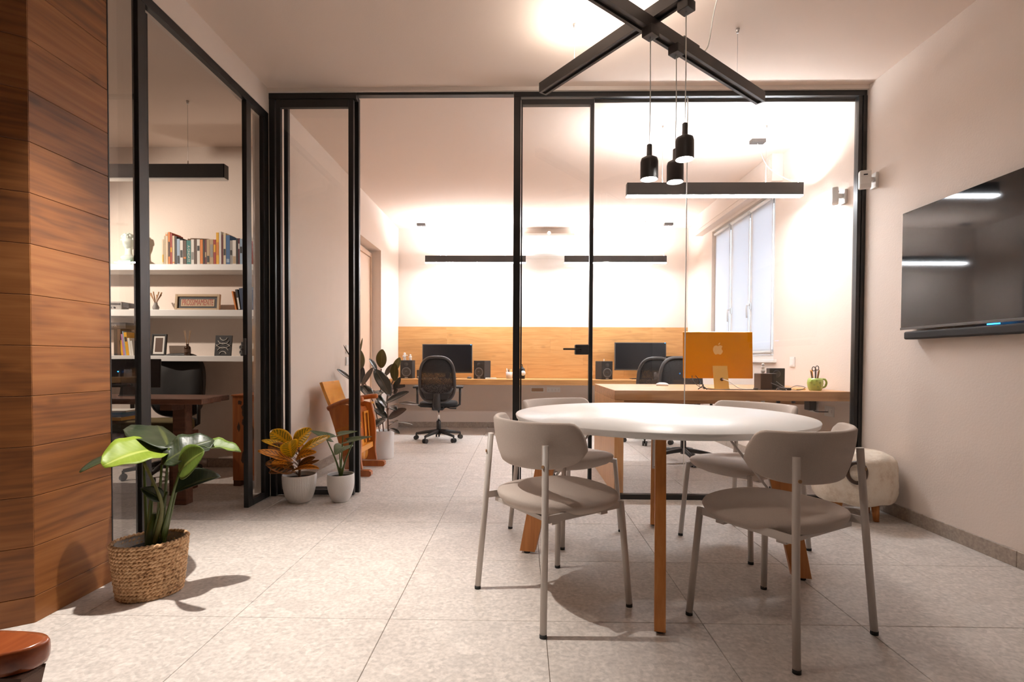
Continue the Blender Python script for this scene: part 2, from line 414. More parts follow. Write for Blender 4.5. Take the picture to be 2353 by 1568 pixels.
def leaf(base, tip, w, mat, parent, up=(0, 0, 1), bend=.0, fold=.15, shape='oval', wave=0, droop=0, petiole=None, name='leaf', pr_=.003, ps='stem_green'):
    base, tip, up = Vector(base), Vector(tip), Vector(up)
    d = tip - base; L = d.length; dn = d.normalized()
    s = dn.cross(up); s = s.normalized() if s.length > 1e-4 else dn.orthogonal()
    n = s.cross(dn)
    def prof(u):
        if shape == 'oval': return max(.0, math.sin(PI * min(1, u * .97 + .015)) ** .62)
        if shape == 'spear': return math.sin(PI * u ** .72) ** .8 if 0 < u < 1 else 0
        if shape == 'heart': return (1 - u) ** .75 * min(1, (u + .10) * 5.5) ** .6 * 1.06
        return math.sin(PI * u ** .85) ** .7 if 0 < u < 1 else 0
    nu, nv = 14, 8
    vs, fs, uvs = [], [], []
    for i in range(nu + 1):
        u = i / nu; pw = prof(u) * w / 2
        c = base + d * u + n * (bend * L * math.sin(PI * u)) + Vector((0, 0, -droop * L * u * u))
        for j in range(nv + 1):
            v = j / nv * 2 - 1
            p = c + s * (v * pw) + n * (abs(v) ** 1.3 * fold * pw * 2 + wave * L * .03 * math.sin(u * 19 + v * 2) * abs(v))
            if shape == 'heart' and u == 0: p -= dn * (abs(v) * .22 * L)
            elif shape == 'heart' and u < .2: p -= dn * (abs(v) * .22 * L * (1 - u / .2))
            vs.append(p); uvs.append((u, v * .5 + .5))
    for i in range(nu):
        for j in range(nv):
            a = i * (nv + 1) + j; fs.append((a, a + nv + 1, a + nv + 2, a + 1))
    me = bpy.data.meshes.new(name); me.from_pydata([tuple(p) for p in vs], [], fs); me.materials.append(M(mat))
    ul = me.uv_layers.new(name='UVMap')
    for l in me.loops: ul.data[l.index].uv = uvs[l.vertex_index]
    me.polygons.foreach_set('use_smooth', [True] * len(fs)); me.update()
    o = bpy.data.objects.new(name, me); COL.objects.link(o); o.parent = parent
    md = o.modifiers.new('thickness', 'SOLIDIFY'); md.thickness = .0016
    if petiole is not None:
        q = Vector(petiole); mid = (q + base) / 2 + Vector((0, 0, (base - q).length * .04))
        mb = MB().tube([q, (q * 3 + base) / 4 + (mid - (q + base) / 2) * .8, mid, (q + base * 3) / 4 + (mid - (q + base) / 2) * .8, base], [pr_ * 1.7, pr_ * 1.4, pr_ * 1.15, pr_, pr_ * .9], 8)
        mb.build('stalk', ps, o)
    return o

# ------------------------------------------------------------ the setting
H, XR, XL, YP, YB = 2.947, 2.43, -1.835, 3.75, 7.70
X0, Y0 = -4.6, -2.2
XD = -1.995            # far face of the wall between the two offices
fl = struct(bx('floor', (X0, Y0, -.10), (XR, YB, -.006), 'grout'), 'grey stone-look tiled floor running through all rooms', 'floor')
TS, G = .6, .0011
cache = {}
def tile(ax, ay, bx_, by_):
    k = (round(bx_ - ax, 3), round(by_ - ay, 3))
    if k not in cache:
        w, d = k; e = .0015
        mb = MB()
        lo = [(0, 0), (w, 0), (w, d), (0, d)]; hi = [(e, e), (w - e, e), (w - e, d - e), (e, d - e)]
        vs = [(x, y, -.006) for x, y in lo] + [(x, y, -e) for x, y in lo] + [(x, y, 0) for x, y in hi]
        fs = [(8, 9, 10, 11)]
        for i in range(4):
            j = (i + 1) % 4
            fs += [(i, j, 4 + j, 4 + i), (4 + i, 4 + j, 8 + j, 8 + i)]
        cache[k] = mb.add(vs, fs).mesh('tile', 'terrazzo')
    o = bpy.data.objects.new('tile', cache[k]); COL.objects.link(o); o.location = (ax, ay, 0); o.parent = fl
TX, TY = -.5064, 1.9768
for i in range(-8, 6):
    for j in range(-8, 11):
        a0, a1 = max(X0, TX + i * TS + G), min(XR, TX + (i + 1) * TS - G)
        b0, b1 = max(Y0, TY + j * TS + G), min(YB, TY + (j + 1) * TS - G)
        if a1 - a0 < .02 or b1 - b0 < .02: continue
        if a1 < -2.9 and b1 < 1.2: continue
        tile(a0, b0, a1, b1)
struct(bx('ceiling', (X0 - .1, Y0 - .1, H), (XR + .15, YB + .15, H + .12), 'ceiling'), 'plain white ceiling over the whole studio', 'ceiling')
# right wall with the window opening
WY0, WY1, WZ0, WZ1 = 5.07, 6.74, 1.02, 2.66
mb = MB()
for a, b in (((Y0, 0), (WY0, H)), ((WY1, 0), (YB, H)), ((WY0, 0), (WY1, WZ0)), ((WY0, WZ1), (WY1, H))):
    mb.box((XR, a[0], a[1]), (XR + .15, b[0], b[1]))
struct(mb.build('wall_right', 'wall'), 'long white plastered wall on the right with television and window')
struct(bx('wall_back', (XD, YB, 0), (XR + .15, YB + .15, H), 'wall'), 'white far wall of the office above the wood panelling')
# wall between the offices, with a door recess
DY0, DY1, DZ = 5.62, 6.74, 2.42
mb = MB()
mb.box((XD, 3.83, 0), (XL, DY0, H)).box((XD, DY1, 0), (XL, YB, H)).box((XD, DY0, DZ), (XL, DY1, H)).box((XD - .03, DY0 - .02, 0), (XD, DY1 + .02, DZ + .02))
struct(mb.build('wall_left', 'wall'), 'white wall on the left side of the far office, with a door niche')
d2 = thing('door_2', 'flush beige interior door in the niche of the left office wall', 'door', (0, 0, 0), kind='structure')
bx('door_panel', (XD + .004, DY0 + .06, .01), (XD + .03, DY1 - .05, DZ - .10), 'beige_door', d2, .002)
mb = MB().box((XD + .002, DY0 + .002, .0), (XD + .045, DY0 + .055, DZ - .04)).box((XD + .002, DY1 - .045, 0), (XD + .045, DY1 - .002, DZ - .04)).box((XD + .002, DY0 + .055, DZ - .095), (XD + .045, DY1 - .045, DZ - .04))
mb.build('door_frame', 'beige_door', d2, .002)
mb = MB().tube([(XD + .03, DY0 + .16, 1.03), (XD + .08, DY0 + .16, 1.03), (XD + .085, DY0 + .17, 1.03), (XD + .085, DY0 + .28, 1.03)], .009)
mb.build('door_handle', 'chrome', d2)
YS = 4.75
struct(bx('wall_shelves', (X0, YS, 0), (XD - .03, YS + .1, H), 'wall'), 'white wall of the side office that carries the shelves')
struct(bx('wall_side_office', (X0 - .1, 1.17, 0), (X0, YS + .1, H), 'wall'), 'far left white wall of the side office')
struct(bx('wall_front', (-2.95, Y0 - .1, 0), (XR, Y0, H), 'wall_dark'), 'unseen wall behind the viewer, toned dark to cut ambient light')
struct(bx('wall_entrance', (-3.0, Y0, 0), (-2.9, 1.12, H), 'wall_dark'), 'unseen wall to the left of the viewer, toned dark to cut ambient light')
struct(bx('wall_side_near', (X0, 1.07, 0), (-2.86, 1.17, H), 'wall'), 'near white wall of the side office')
# wood cladding: core and planks
P1 = Vector((XL, 1.912, 0)); P0 = Vector((XL, 2.284, 0)); DR = Vector((-.828, -.561, 0)); P2 = P1 + DR * 1.30
nrm1 = Vector((.561, -.828, 0)); nn = Vector((-.016, 0, 0))
core = [P0 + nn, P1 + nn + Vector((0, .012, 0)), P2 - nrm1 * .016, P2 - nrm1 * .05, P1 + Vector((-.036, .045, 0)), P0 + Vector((-.03, 0, 0))]
mb = MB(); n = len(core)
mb.add([(p.x, p.y, 0) for p in core] + [(p.x, p.y, H) for p in core], [list(range(n)), list(range(n, 2 * n))] + [(i, (i + 1) % n, (i + 1) % n + n, i + n) for i in range(n)])
wc = struct(mb.build('wall_cladding', 'black'), 'angled wall return clad in horizontal orange-brown oak boards')
rows = [0, .101]
while rows[-1] < H: rows.append(min(H, rows[-1] + .1895))
for i in range(len(rows) - 1):
    for f_, (p, L, ang) in enumerate(((P1, .371, PI / 2), (P1, 1.29, math.atan2(DR.y, DR.x)))):
        h = rows[i + 1] - rows[i] - .0012
        segs = [(0, L)] if f_ == 0 else ([(0, .62), (.622, L)] if i % 2 else [(0, .95), (.952, L)])
        for a, b in segs:
            o = bx('plank', (a + .0005, (0 if f_ == 0 else -.015), 0), (b, (.015 if f_ == 0 else 0), h), 'wood_clad', wc, .0015, 1)
            o.location = (p.x, p.y, rows[i]); o.rotation_euler = (0, 0, ang)
bx('edge_strip', (XL - .030, 2.2845, 0), (XL, 2.290, H), 'frame', wc)
# lintel over the left partition, lip over the back partition
struct(bx('trim_1', (XL - .115, 2.291, 2.775), (XL, 3.829, H), 'wall'), 'white lintel above the black framed left glass partition', 'lintel')
struct(bx('trim_2', (XL, YP - .02, 2.921), (XR, YP + .07, H), 'wall'), 'narrow plaster lip above the long glass partition', 'trim')
# baseboards in stone pieces
def baseboard(name, a, b, axis, face, side, label, start, h=.082, t=.011):
    e = thing(name, label, 'baseboard', kind='structure')
    cuts = [a]; x = start
    while x < b:
        if x > a + .03: cuts.append(x)
        x += .6
    cuts.append(b)
    for p, q in zip(cuts, cuts[1:]):
        if q - p < .01: continue
        A, B = ((p + .001, face, 0), (q - .001, face + side * t, h)) if axis == 'x' else ((face, p + .001, 0), (face + side * t, q - .001, h))
        bx('tile', A, B, 'baseboard', e, .002, 1)
baseboard('baseboard_right', Y0, YP - .01, 'y', XR, -1, 'stone baseboard along the right wall of the meeting room', 2.565 - 4.8)
baseboard('baseboard_right_office', YP + .08, YB, 'y', XR, -1, 'stone baseboard along the window wall of the far office', 3.774)
baseboard('baseboard_back', XL, XR - .011, 'x', YB, -1, 'stone baseboard under the far desk', TX - 1.8)
baseboard('baseboard_left', 3.85, DY0, 'y', XL, 1, 'stone baseboard along the left wall of the far office', TY + .6)
baseboard('baseboard_shelves', X0, XD - .03, 'x', YS, -1, 'stone baseboard below the shelves of the side office', TX - 4.8)

# ------------------------------------------------------------ glass partitions
GP = thing('glass_partition', 'long black framed floor-to-ceiling glass partition facing the meeting table', 'partition', (0, 0, 0))
bx('top_rail', (XL, YP, 2.878), (-1.20, YP + .05, 2.921), 'frame', GP, .002)
bx('top_rail', (-1.199, YP, 2.903), (-.067, YP + .05, 2.921), 'frame', GP, .002)
bx('top_rail', (-.066, YP, 2.885), (XR - .004, YP + .05, 2.921), 'frame', GP, .002)
bx('top_track', (.51, YP + .052, 2.868), (XR - .004, YP + .062, 2.921), 'frame', GP, .001)
bx('post', (XL + .001, YP, 0), (XL + .042, YP + .05, 2.877), 'frame', GP, .002)
bx('post', (-.066, YP, 0), (-.016, YP + .05, 2.884), 'frame', GP, .002)
bx('post', (2.372, YP + .002, 0), (2.398, YP + .05, 2.884), 'frame', GP, .002)
bx('post', (2.401, YP - .004, 0), (XR - .003, YP + .05, 2.884), 'frame', GP, .002)
bx('bottom_rail', (.512, YP, 0), (2.371, YP + .05, .036), 'frame', GP, .002)
bx('glass_pane', (.512, YP + .02, .037), (1.173, YP + .03, 2.884), 'glass', GP)
bx('glass_pane', (1.179, YP + .02, .037), (2.371, YP + .03, 2.884), 'glass', GP)
bx('glass_joint', (1.1732, YP + .0205, .037), (1.1788, YP + .0295, 2.884), 'white_plastic', GP)
# hinged door
D1 = thing('door_1', 'tall narrow glass door with black stile and lever handle beside the centre post', 'door', (-.014, YP, 0), kind='structure')
W1 = .522
bx('stile', (W1 - .026, 0, .012), (W1, .045, 2.83), 'frame', D1, .002)
bx('stile', (.001, 0, .012), (.012, .045, 2.83), 'frame', D1, .001)
bx('door_rail', (.0, 0, 2.831), (W1, .045, 2.868), 'frame', D1, .002)
bx('door_rail', (.0125, 0, .012), (W1 - .0265, .045, .042), 'frame', D1, .002)
bx('glass_pane', (.0125, .018, .0425), (W1 - .0265, .026, 2.83), 'glass', D1)
hd = bx('handle_plate', (W1 - .125, -.014, 1.045), (W1 - .027, .058, 1.118), 'black', D1, .008, 3)
mb = MB().box((W1 - .215, -.055, 1.077), (W1 - .085, -.043, 1.090)).box((W1 - .103, -.055, 1.077), (W1 - .085, -.014, 1.090))
mb.build('lever', 'black', hd, .003)
# sliding leaves pushed to the left
def leafdoor(name, label, x0, x1, y, z1=2.876):
    e = thing(name, label, 'door', (0, 0, 0), kind='structure')
    bx('stile', (x0, y, .012), (x0 + .03, y + .035, z1), 'frame', e, .002)
    bx('stile', (x1 - .036, y, .012), (x1, y + .035, z1), 'frame', e, .002)
    bx('door_rail', (x0 + .0305, y, .012), (x1 - .0365, y + .035, .05), 'frame', e, .002)
    bx('door_rail', (x0 + .0305, y, z1 - .055), (x1 - .0365, y + .035, z1), 'frame', e, .002)
    bx('glass_pane', (x0 + .0305, y + .013, .0505), (x1 - .0365, y + .021, z1 - .0555), 'glass', e)
    return e
leafdoor('door_3', 'front sliding glass leaf of the open doorway, behind the white pots', -1.783, -1.222, YP + .002)
leafdoor('door_4', 'rear sliding glass leaf parked behind the front one', -1.76, -1.205, YP + .075, 2.92)
# left partition
LP = thing('glass_partition', 'black framed glass partition of the side office, parallel to the wood clad wall', 'partition', (0, 0, 0))
xa, xb = XL - .032, XL
bx('top_rail', (xa, 2.291, 2.722), (xb, YP - .002, 2.773), 'frame', LP, .002)
bx('post', (xa, 2.470, 0), (xb, 2.522, 2.721), 'frame', LP, .002)
bx('glass_pane', (xa + .012, 2.291, .041), (xa + .020, 2.4695, 2.721), 'glass', LP)
bx('bottom_rail', (xa, 2.291, 0), (xb, 2.4695, .04), 'frame', LP, .002)
sl = thing('door_5', 'sliding glass leaf slid open behind the wood clad wall', 'door', (0, 0, 0), kind='structure')
bx('stile', (xa - .040, 2.560, .012), (xa - .008, 2.592, 2.72), 'frame', sl, .002)
bx('stile', (xa - .040, 2.07, .012), (xa - .008, 2.11, 2.72), 'frame', sl, .002)
bx('door_rail', (xa - .040, 2.111, .012), (xa - .008, 2.559, .05), 'frame', sl, .002)
bx('glass_pane', (xa - .028, 2.111, .051), (xa - .020, 2.559, 2.72), 'glass', sl)
bx('guide_strip', (xa + .004, 2.5225, 0), (xb - .010, 2.530, 2.7215), 'frame', LP, .001)
bx('post', (xa, 3.445, 0), (xb, 3.505, 2.721), 'frame', LP, .002)
bx('post', (xa, 3.675, 0), (xb, YP - .002, 2.721), 'frame', LP, .002)
bx('bottom_rail', (xa, 3.5055, 0), (xb, 3.6745, .045), 'frame', LP, .002)
bx('glass_pane', (xa + .012, 3.5055, .0455), (xa + .020, 3.6745, 2.721), 'glass', LP)
bx('strike_plate', (xa + .008, 3.436, 1.03), (xb - .008, 3.4445, 1.14), 'grey_plastic', LP, .002)

# ------------------------------------------------------------ window and blinds
WN = thing('window_1', 'white three-sash window with closed roller blinds above the desk', 'window', (0, 0, 0), kind='structure')
xw = XR + .045
bx('window_frame', (xw, WY0 + .001, WZ0 + .001), (xw + .06, WY0 + .05, WZ1 - .001), 'white_paint', WN, .002)
bx('window_frame', (xw, WY1 - .05, WZ0 + .001), (xw + .06, WY1 - .001, WZ1 - .001), 'white_paint', WN, .002)
bx('window_frame', (xw, WY0 + .051, WZ0 + .001), (xw + .06, WY1 - .051, WZ0 + .05), 'white_paint', WN, .002)
bx('window_frame', (xw, WY0 + .051, WZ1 - .05), (xw + .06, WY1 - .051, WZ1 - .001), 'white_paint', WN, .002)
sy = [WY0 + .052, WY0 + .575, WY0 + 1.095, WY1 - .052]
for k in range(3):
    a, b = sy[k] + .002, sy[k + 1] - .002
    sash = MB()
    for A, B in (((a, WZ0 + .052), (a + .045, WZ1 - .052)), ((b - .045, WZ0 + .052), (b, WZ1 - .052)), ((a + .045, WZ0 + .052), (b - .045, WZ0 + .105)), ((a + .045, WZ1 - .105), (b - .045, WZ1 - .052))):
        sash.box((xw - .012, A[0], A[1]), (xw + .04, B[0], B[1]))
    so = sash.build('sash', 'white_paint', WN, .002)
    bx('glass_pane', (xw + .015, a + .0455, WZ0 + .1055), (xw + .022, b - .0455, WZ1 - .1055), 'glass', so)
    bl = thing('roller_blind', ['nearest', 'middle', 'farthest'][k] + ' of the three white roller blinds on the window', 'blind', (0, 0, 0), group='window roller blinds')
    bx('blind_fabric', (xw - .026, a + .038, WZ0 + .09), (xw - .0235, b - .03, WZ1 - .06), 'blind', bl)
    mb = MB().tube([(xw - .034, a + .03, WZ1 - .052), (xw - .034, b - .02, WZ1 - .052)], .018, 12); mb.build('roller_tube', 'white_paint', bl)
    bx('bottom_bar', (xw - .032, a + .036, WZ0 + .072), (xw - .018, b - .028, WZ0 + .0895), 'white_paint', bl, .003)
    mb = MB().tube([(xw - .04, a + .012, WZ1 - .06), (xw - .042, a + .010, 1.8), (xw - .04, a + .012, WZ0 + .04)], .0025, 6); mb.build('cord', 'white_paint', bl)
    if k < 2:
        hb = bx('handle', (xw - .034, b - .012, 1.56), (xw - .012, b + .012, 1.63), 'chrome', so, .003)
        mb = MB().tube([(xw - .036, b, 1.61), (xw - .065, b, 1.605), (xw - .068, b, 1.58), (xw - .062, b, 1.47)], .008, 8); mb.build('lever', 'white_plastic', hb)
bx('window_sill', (XR - .03, WY0 - .06, WZ0 - .028), (xw + .01, WY1 + .06, WZ0 - .001), 'white_paint', WN, .003)
SB = thing('shutter_box', 'white shutter casing under the ceiling above the window', 'shutter box', (0, 0, 0))
bx('box', (XR - .105, 4.93, 2.69), (XR - .001, 7.10, H - .001), 'wall', SB, .003)
bx('access_panel', (XR - .112, 4.98, 2.74), (XR - .1055, 7.05, H - .04), 'wall', SB, .002)

# ------------------------------------------------------------ lamps
def area(name, loc, sx, sy, power, parent, down=True, col=(1, 1, 1)):
    l = bpy.data.lights.new(name, 'AREA'); l.shape = 'RECTANGLE'; l.size = sx; l.size_y = sy; l.energy = power; l.color = col
    o = bpy.data.objects.new(name, l); COL.objects.link(o); o.location = loc; o.parent = parent
    if not down: o.rotation_euler = (PI, 0, 0)
    return o
def linear_lamp(label, x0, x1, y, zb, lit, group, h=.10, w=.06, cable=None):
    L = x1 - x0
    e = thing('linear_pendant_lamp', label, 'lamp', ((x0 + x1) / 2, y, zb), group=group)
    mb = MB().box((-L / 2, -w / 2, .008), (L / 2, -w / 2 + .004, h)).box((-L / 2, w / 2 - .004, .008), (L / 2, w / 2, h))
    mb.box((-L / 2, -w / 2, .008), (-L / 2 + .004, w / 2, h)).box((L / 2 - .004, -w / 2, .008), (L / 2, w / 2, h)).box((-L / 2 + .004, -w / 2 + .004, h - .03), (L / 2 - .004, w / 2 - .004, h - .02))
    mb.build('housing', 'fixture', e)
    bx('diffuser', (-L / 2 + .002, -w / 2 + .0005, 0), (L / 2 - .002, w / 2 - .0005, .0075), 'lamp_white' if lit else 'white_plastic', e)
    if lit: bx('uplight_strip', (-L / 2 + .006, -w / 2 + .006, h - .0195), (L / 2 - .006, w / 2 - .006, h - .012), 'lamp_up', e)
    for s in (-1, 1):
        mb = MB().tube([(s * L * .295, 0, h - .02), (s * L * .295, 0, H - zb - .02)], .0012, 6); mb.build('suspension_wire', 'steel', e)
        mb = MB().lathe([(.004, h - .02), (.004, h + .03), (.001, h + .035)], (s * L * .295, 0, 0), 8); mb.build('gripper', 'steel', e)
        mb = MB().lathe([(.007, H - zb - .025), (.010, H - zb - .001)], (s * L * .295, 0, 0), 12); mb.build('ceiling_cup', 'steel', e)
    if cable:
        cx, cy = cable
        cx -= (x0 + x1) / 2; cy -= y
        bx('ceiling_box', (cx - .06, cy - .03, H - zb - .032), (cx + .06, cy + .03, H - zb - .001), 'fixture', e, .002)
        xe = L / 2 - .12 if cx > 0 else -L / 2 + .12
        pts = [Vector((cx, cy, H - zb - .03)), Vector((cx + .06, cy * .8, H - zb - .25)), Vector((xe + .05, cy * .3, h + .06)), Vector((xe + .08, 0, h + .03)), Vector((xe + .10, 0, h - .02))]
        MB().tube(smooth(pts, 6), .003, 6).build('power_cable', 'white_plastic', e)
    return e
def smooth(p, k=6):
    p = [Vector(q) for q in p]; out = []
    for i in range(len(p) - 1):
        a, b, c, d = p[max(i - 1, 0)], p[i], p[i + 1], p[min(i + 2, len(p) - 1)]
        for j in range(k):
            t = j / k
            out.append(.5 * ((2 * b) + (c - a) * t + (2 * a - 5 * b + 4 * c - d) * t * t + (3 * b - a - 3 * c + d) * t ** 3))
    return out + [p[-1]]
linear_lamp('lit black linear pendant lamp above the desk with the orange computer', .861, 2.298, 4.356, 2.363, True, 'linear pendant lamps', .108, cable=(2.056, 4.634))
linear_lamp('lit black linear pendant lamp above the left workplace of the far desk', -1.36, .047, 7.30, 2.363, True, 'linear pendant lamps', cable=(-1.443, 7.42))
linear_lamp('lit black linear pendant lamp above the right workplace of the far desk', .587, 2.0, 7.30, 2.363, True, 'linear pendant lamps', cable=(2.055, 7.40))
linear_lamp('unlit black linear pendant lamp inside the side office', -3.66, -2.238, 3.91, 2.355, False, 'linear pendant lamps', .11)

# crossed suspended beams with pendants
XT = thing('crossed_track_light', 'black X-shaped suspended light track above the round table', 'track light', (.6, 2.637, 2.6))
def beam(name, a, b, zt, w=.058, h=.06):
    a, b = Vector((a[0] - .6, a[1] - 2.637, 0)), Vector((b[0] - .6, b[1] - 2.637, 0))
    d = (b - a); L = d.length; ang = math.atan2(d.y, d.x)
    T = rotT((a.x, a.y, zt - h - 2.6), rz_=ang)
    mb = MB().box((0, -w / 2, .012), (L, w / 2, h), 0, T).box((0, -w / 2, 0), (L, -w / 2 + .016, .012), 0, T).box((0, w / 2 - .016, 0), (L, w / 2, .012), 0, T)
    mb.box((0, -w / 2 + .016, 0), (.012, w / 2 - .016, .012), 0, T).box((L - .012, -w / 2 + .016, 0), (L, w / 2 - .016, .012), 0, T)
    o = mb.build(name, 'fixture', XT)
    return T, L
ZA, ZB = 2.725, 2.663
A0, A1 = (.121, 3.281), (1.08, 1.995)
eb = at(1748, 215, z=ZB)
B0 = (eb.x, eb.y); cB = at(1482, 40, z=ZB); dB = (Vector((cB.x, cB.y)) - Vector(B0)).normalized()
B1 = (B0[0] + dB.x * 2.3, B0[1] + dB.y * 2.3)
TA, LA = beam('beam', A0, A1, ZA)
TB, LB = beam('beam', B0, B1, ZB)
mb = MB().box((.22, -.02, .061), (.95, .02, .064), 0, TA); mb.build('uplight_strip', 'beam_up', XT)
mb = MB().box((.72, -.029, .06), (.86, .029, .07), 0, TB); mb.build('joint_block', 'fixture', XT)
for px, py, zt in ((1307, 48, ZA), (1698, 65, ZB)):
    q = at(px, py, z=H); q = Vector((q.x - .6, q.y - 2.637, 0))
    if zt == ZA:
        a = Vector((A0[0] - .6, A0[1] - 2.637, 0)); d = (Vector((A1[0] - .6, A1[1] - 2.637, 0)) - a).normalized()
    else:
        a = Vector((B0[0] - .6, B0[1] - 2.637, 0)); d = Vector((dB.x, dB.y, 0))
    q = a + d * (q - a).dot(d)
    MB().tube([(q.x, q.y, zt - 2.6), (q.x, q.y, H - 2.6 - .02)], .0011, 6).build('suspension_wire', 'steel', XT)
    MB().lathe([(.004, zt - 2.6), (.004, zt - 2.6 + .025), (.001, zt - 2.6 + .03)], (q.x, q.y, 0), 8).build('gripper', 'steel', XT)
    MB().lathe([(.006, H - 2.626), (.011, H - 2.605), (.011, H - 2.601)], (q.x, q.y, 0), 12).build('ceiling_cup', 'steel', XT)
q1, q2 = at(1637, 0, z=H - .02), at(1620, 116, z=ZB)
MB().tube(smooth([(q1.x - .6, q1.y - 2.637 - .15, H - 2.602), (q1.x - .59, q1.y - 2.637, H - 2.68), (q2.x - .58, q2.y - 2.637, ZB - 2.56), (q2.x - .6, q2.y - 2.637, ZB - 2.602)], 6), .003, 6).build('power_cable', 'white_plastic', XT)
def pendant(label, px, ptop, pbot, zt):
    s = at(px, ptop, z=zt)
    zb = at(px, pbot, y=s.y).z
    e = thing('pendant_lamp', label, 'lamp', (s.x, s.y, zb), group='small black pendant lamps')
    T = zt - zb
    MB().lathe([(.042, .0), (.042, .085), (.038, .10), (.020, .110), (.013, .114), (.0125, .165), (.010, .168)], n=28, cap=False).lathe([(.0405, .0), (.0405, .085), (.03, .10)], n=28, cap=False).build('shade', 'graphite', e)
    MB().lathe([(.012, .168), (.012, .18)], n=10).build('cord_cap', 'graphite', e) if False else None
    MB().lathe([(.0001, .006), (.030, .008), (.0402, .014), (.0402, .016), (.0001, .016)], n=24).build('bulb', 'bulb', e)
    MB().tube([(0, 0, .16), (.002, 0, .4), (.0, .001, T - .04)], .0026, 8).build('cord', 'white_plastic', e)
    bx('track_adapter', (-.03, -.03, T - .045), (.03, .03, T - .001), 'fixture', e, .003).rotation_euler = (0, 0, math.atan2(dB.y, dB.x))
    l = bpy.data.lights.new('pendant_light', 'SPOT'); l.energy = 9; l.spot_size = math.radians(112); l.spot_blend = .6; l.shadow_soft_size = .035; l.color = (1, .92, .84)
    o = bpy.data.objects.new('pendant_light', l); COL.objects.link(o); o.location = (0, 0, -.004); o.parent = e
    return e
pendant('small black bottle-shaped pendant lamp, leftmost of the three over the table', 1495, 64, 413, ZB - .062)
pendant('small black bottle-shaped pendant lamp hanging lowest, middle of the three', 1554.5, 106, 419, ZB - .062)
pendant('small black bottle-shaped pendant lamp hanging highest, rightmost of the three', 1577, 4, 367, ZA - .062)
# ceiling spots of the meeting room, and one added fill
def spot(label, loc, aim, power, size, blend=.25, col=ROOM_WARM):
    e = thing('ceiling_spot', label, 'spotlight', loc, group='ceiling spots of the meeting room')
    MB().lathe([(.05, H - loc[2] - .02), (.05, H - loc[2] - .001)], n=20).build('ceiling_plate', 'fixture', e)
    MB().tube([(0, 0, H - loc[2] - .02), (0, 0, .01)], .008, 8).build('stem', 'fixture', e)
    d = (Vector(aim) - Vector(loc)).normalized(); q = d.to_track_quat('-Z', 'Y')
    body = MB().lathe([(.036, .03), (.036, -.10), (.033, -.10), (.033, .028)], n=20, cap=False).lathe([(.0001, .03), (.036, .03)], n=20, cap=False).build('head', 'fixture', e)
    body.rotation_mode = 'QUATERNION'; body.rotation_quaternion = q
    l = bpy.data.lights.new('spot_light', 'SPOT'); l.energy = power; l.spot_size = math.radians(size); l.spot_blend = blend; l.shadow_soft_size = .022; l.color = col
    o = bpy.data.objects.new('spot_light', l); COL.objects.link(o); o.parent = e
    o.location = d * .105; o.rotation_mode = 'QUATERNION'; o.rotation_quaternion = q
    return e
spot('black ceiling spot above the plant in the wicker basket', (-1.30, 2.10, 2.80), (-1.18, 1.72, 0), SPOT_PLANT, 72, .75, (1, .93, .86))
spot('black ceiling spot by the clad wall, aimed at the table', (-1.05, 1.50, 2.80), (.15, 2.0, .2), SPOT_TABLE, 58, .6)
spot('black ceiling spot in the side office left of the desk', (-4.05, 3.55, 2.20), (-2.9, 4.6, 1.3), SPOT_SIDE, 140, .8)
spot('added fill spot above the viewer, aimed at the right wall', (.3, .3, 2.80), (2.43, 2.6, 1.2), FILL_REAR, 110, .8)  # added fill light, no such lamp known; brightens the right wall

# ------------------------------------------------------------ round table
RC = Vector((.663, 2.545, 0)); TR, TH = .692, .742
RTB = thing('round_table', 'round white meeting table on four splayed orange wooden legs', 'table', RC)
MB().lathe([(.0001, TH - .028), (TR - .02, TH - .028), (TR - .004, TH - .018), (TR, TH - .004), (TR - .002, TH), (.0001, TH)], n=96, cap=False).build('tabletop', 'white_top', RTB)
for k in range(4):
    a = math.radians(-103.2 + 90 * k); ca, sa = math.cos(a), math.sin(a)
    T = Matrix.Rotation(a, 4, 'Z')
    r0, r1 = .500, .648          # inner radius of the leg's centre line at the top and at the floor
    mb = MB()
    lw = .042
    poly = [(r1 - .045, .012), (r1 + .035, .012), (r0 + .055, TH - .03), (r0 - .055, TH - .03)]
    mb.prism(poly, .04, 0, T @ Matrix.Translation((0, -.02, 0)))
    lg = mb.build('leg', 'wood_leg', RTB, .006, 2)
    MB().lathe([(.016, 0), (.016, .0125)], (r1 * ca, r1 * sa, 0), 12).build('foot_pad', 'rubber', lg)
    zm = .37; f0 = (TH - .03 - zm) / (TH - .042)
    xi0, xi1 = r0 - .055, (r1 - .045) + (r0 - .055 - (r1 - .045)) * (1 - f0)
    mb = MB().prism([(xi0 - .003, TH - .03), (xi0 + .0, TH - .03), (xi1 + .0, zm), (xi1 - .003, zm)], .03, 0, T @ Matrix.Translation((0, -.015, 0)))
    pl = mb.build('steel_bracket', 'chair_paint', lg)
    for zz in (zm + .015, zm + .045):
        xx = xi1 + (xi0 - xi1) * (zz - zm) / (TH - .03 - zm) - .004
        p = T @ Vector((xx, 0, zz)); q = T @ Vector((xx - .004, 0, zz))
        MB().tube([p, q], .005, 8).build('screw', 'black', lg)
    p = T @ Vector((xi1 - .002, 0, zm + .01)); q = T @ Vector((.27, 0, TH - .03))
    MB().tube([p, q], .0055, 8).build('brace_rod', 'chair_paint', RTB)
    p = T @ Vector((.13, -.02, TH - .034))
MB().lathe([(.0001, TH - .040), (.17, TH - .040), (.17, TH - .0285), (.0001, TH - .0285)], n=32, cap=False).build('under_plate', 'chair_paint', RTB)

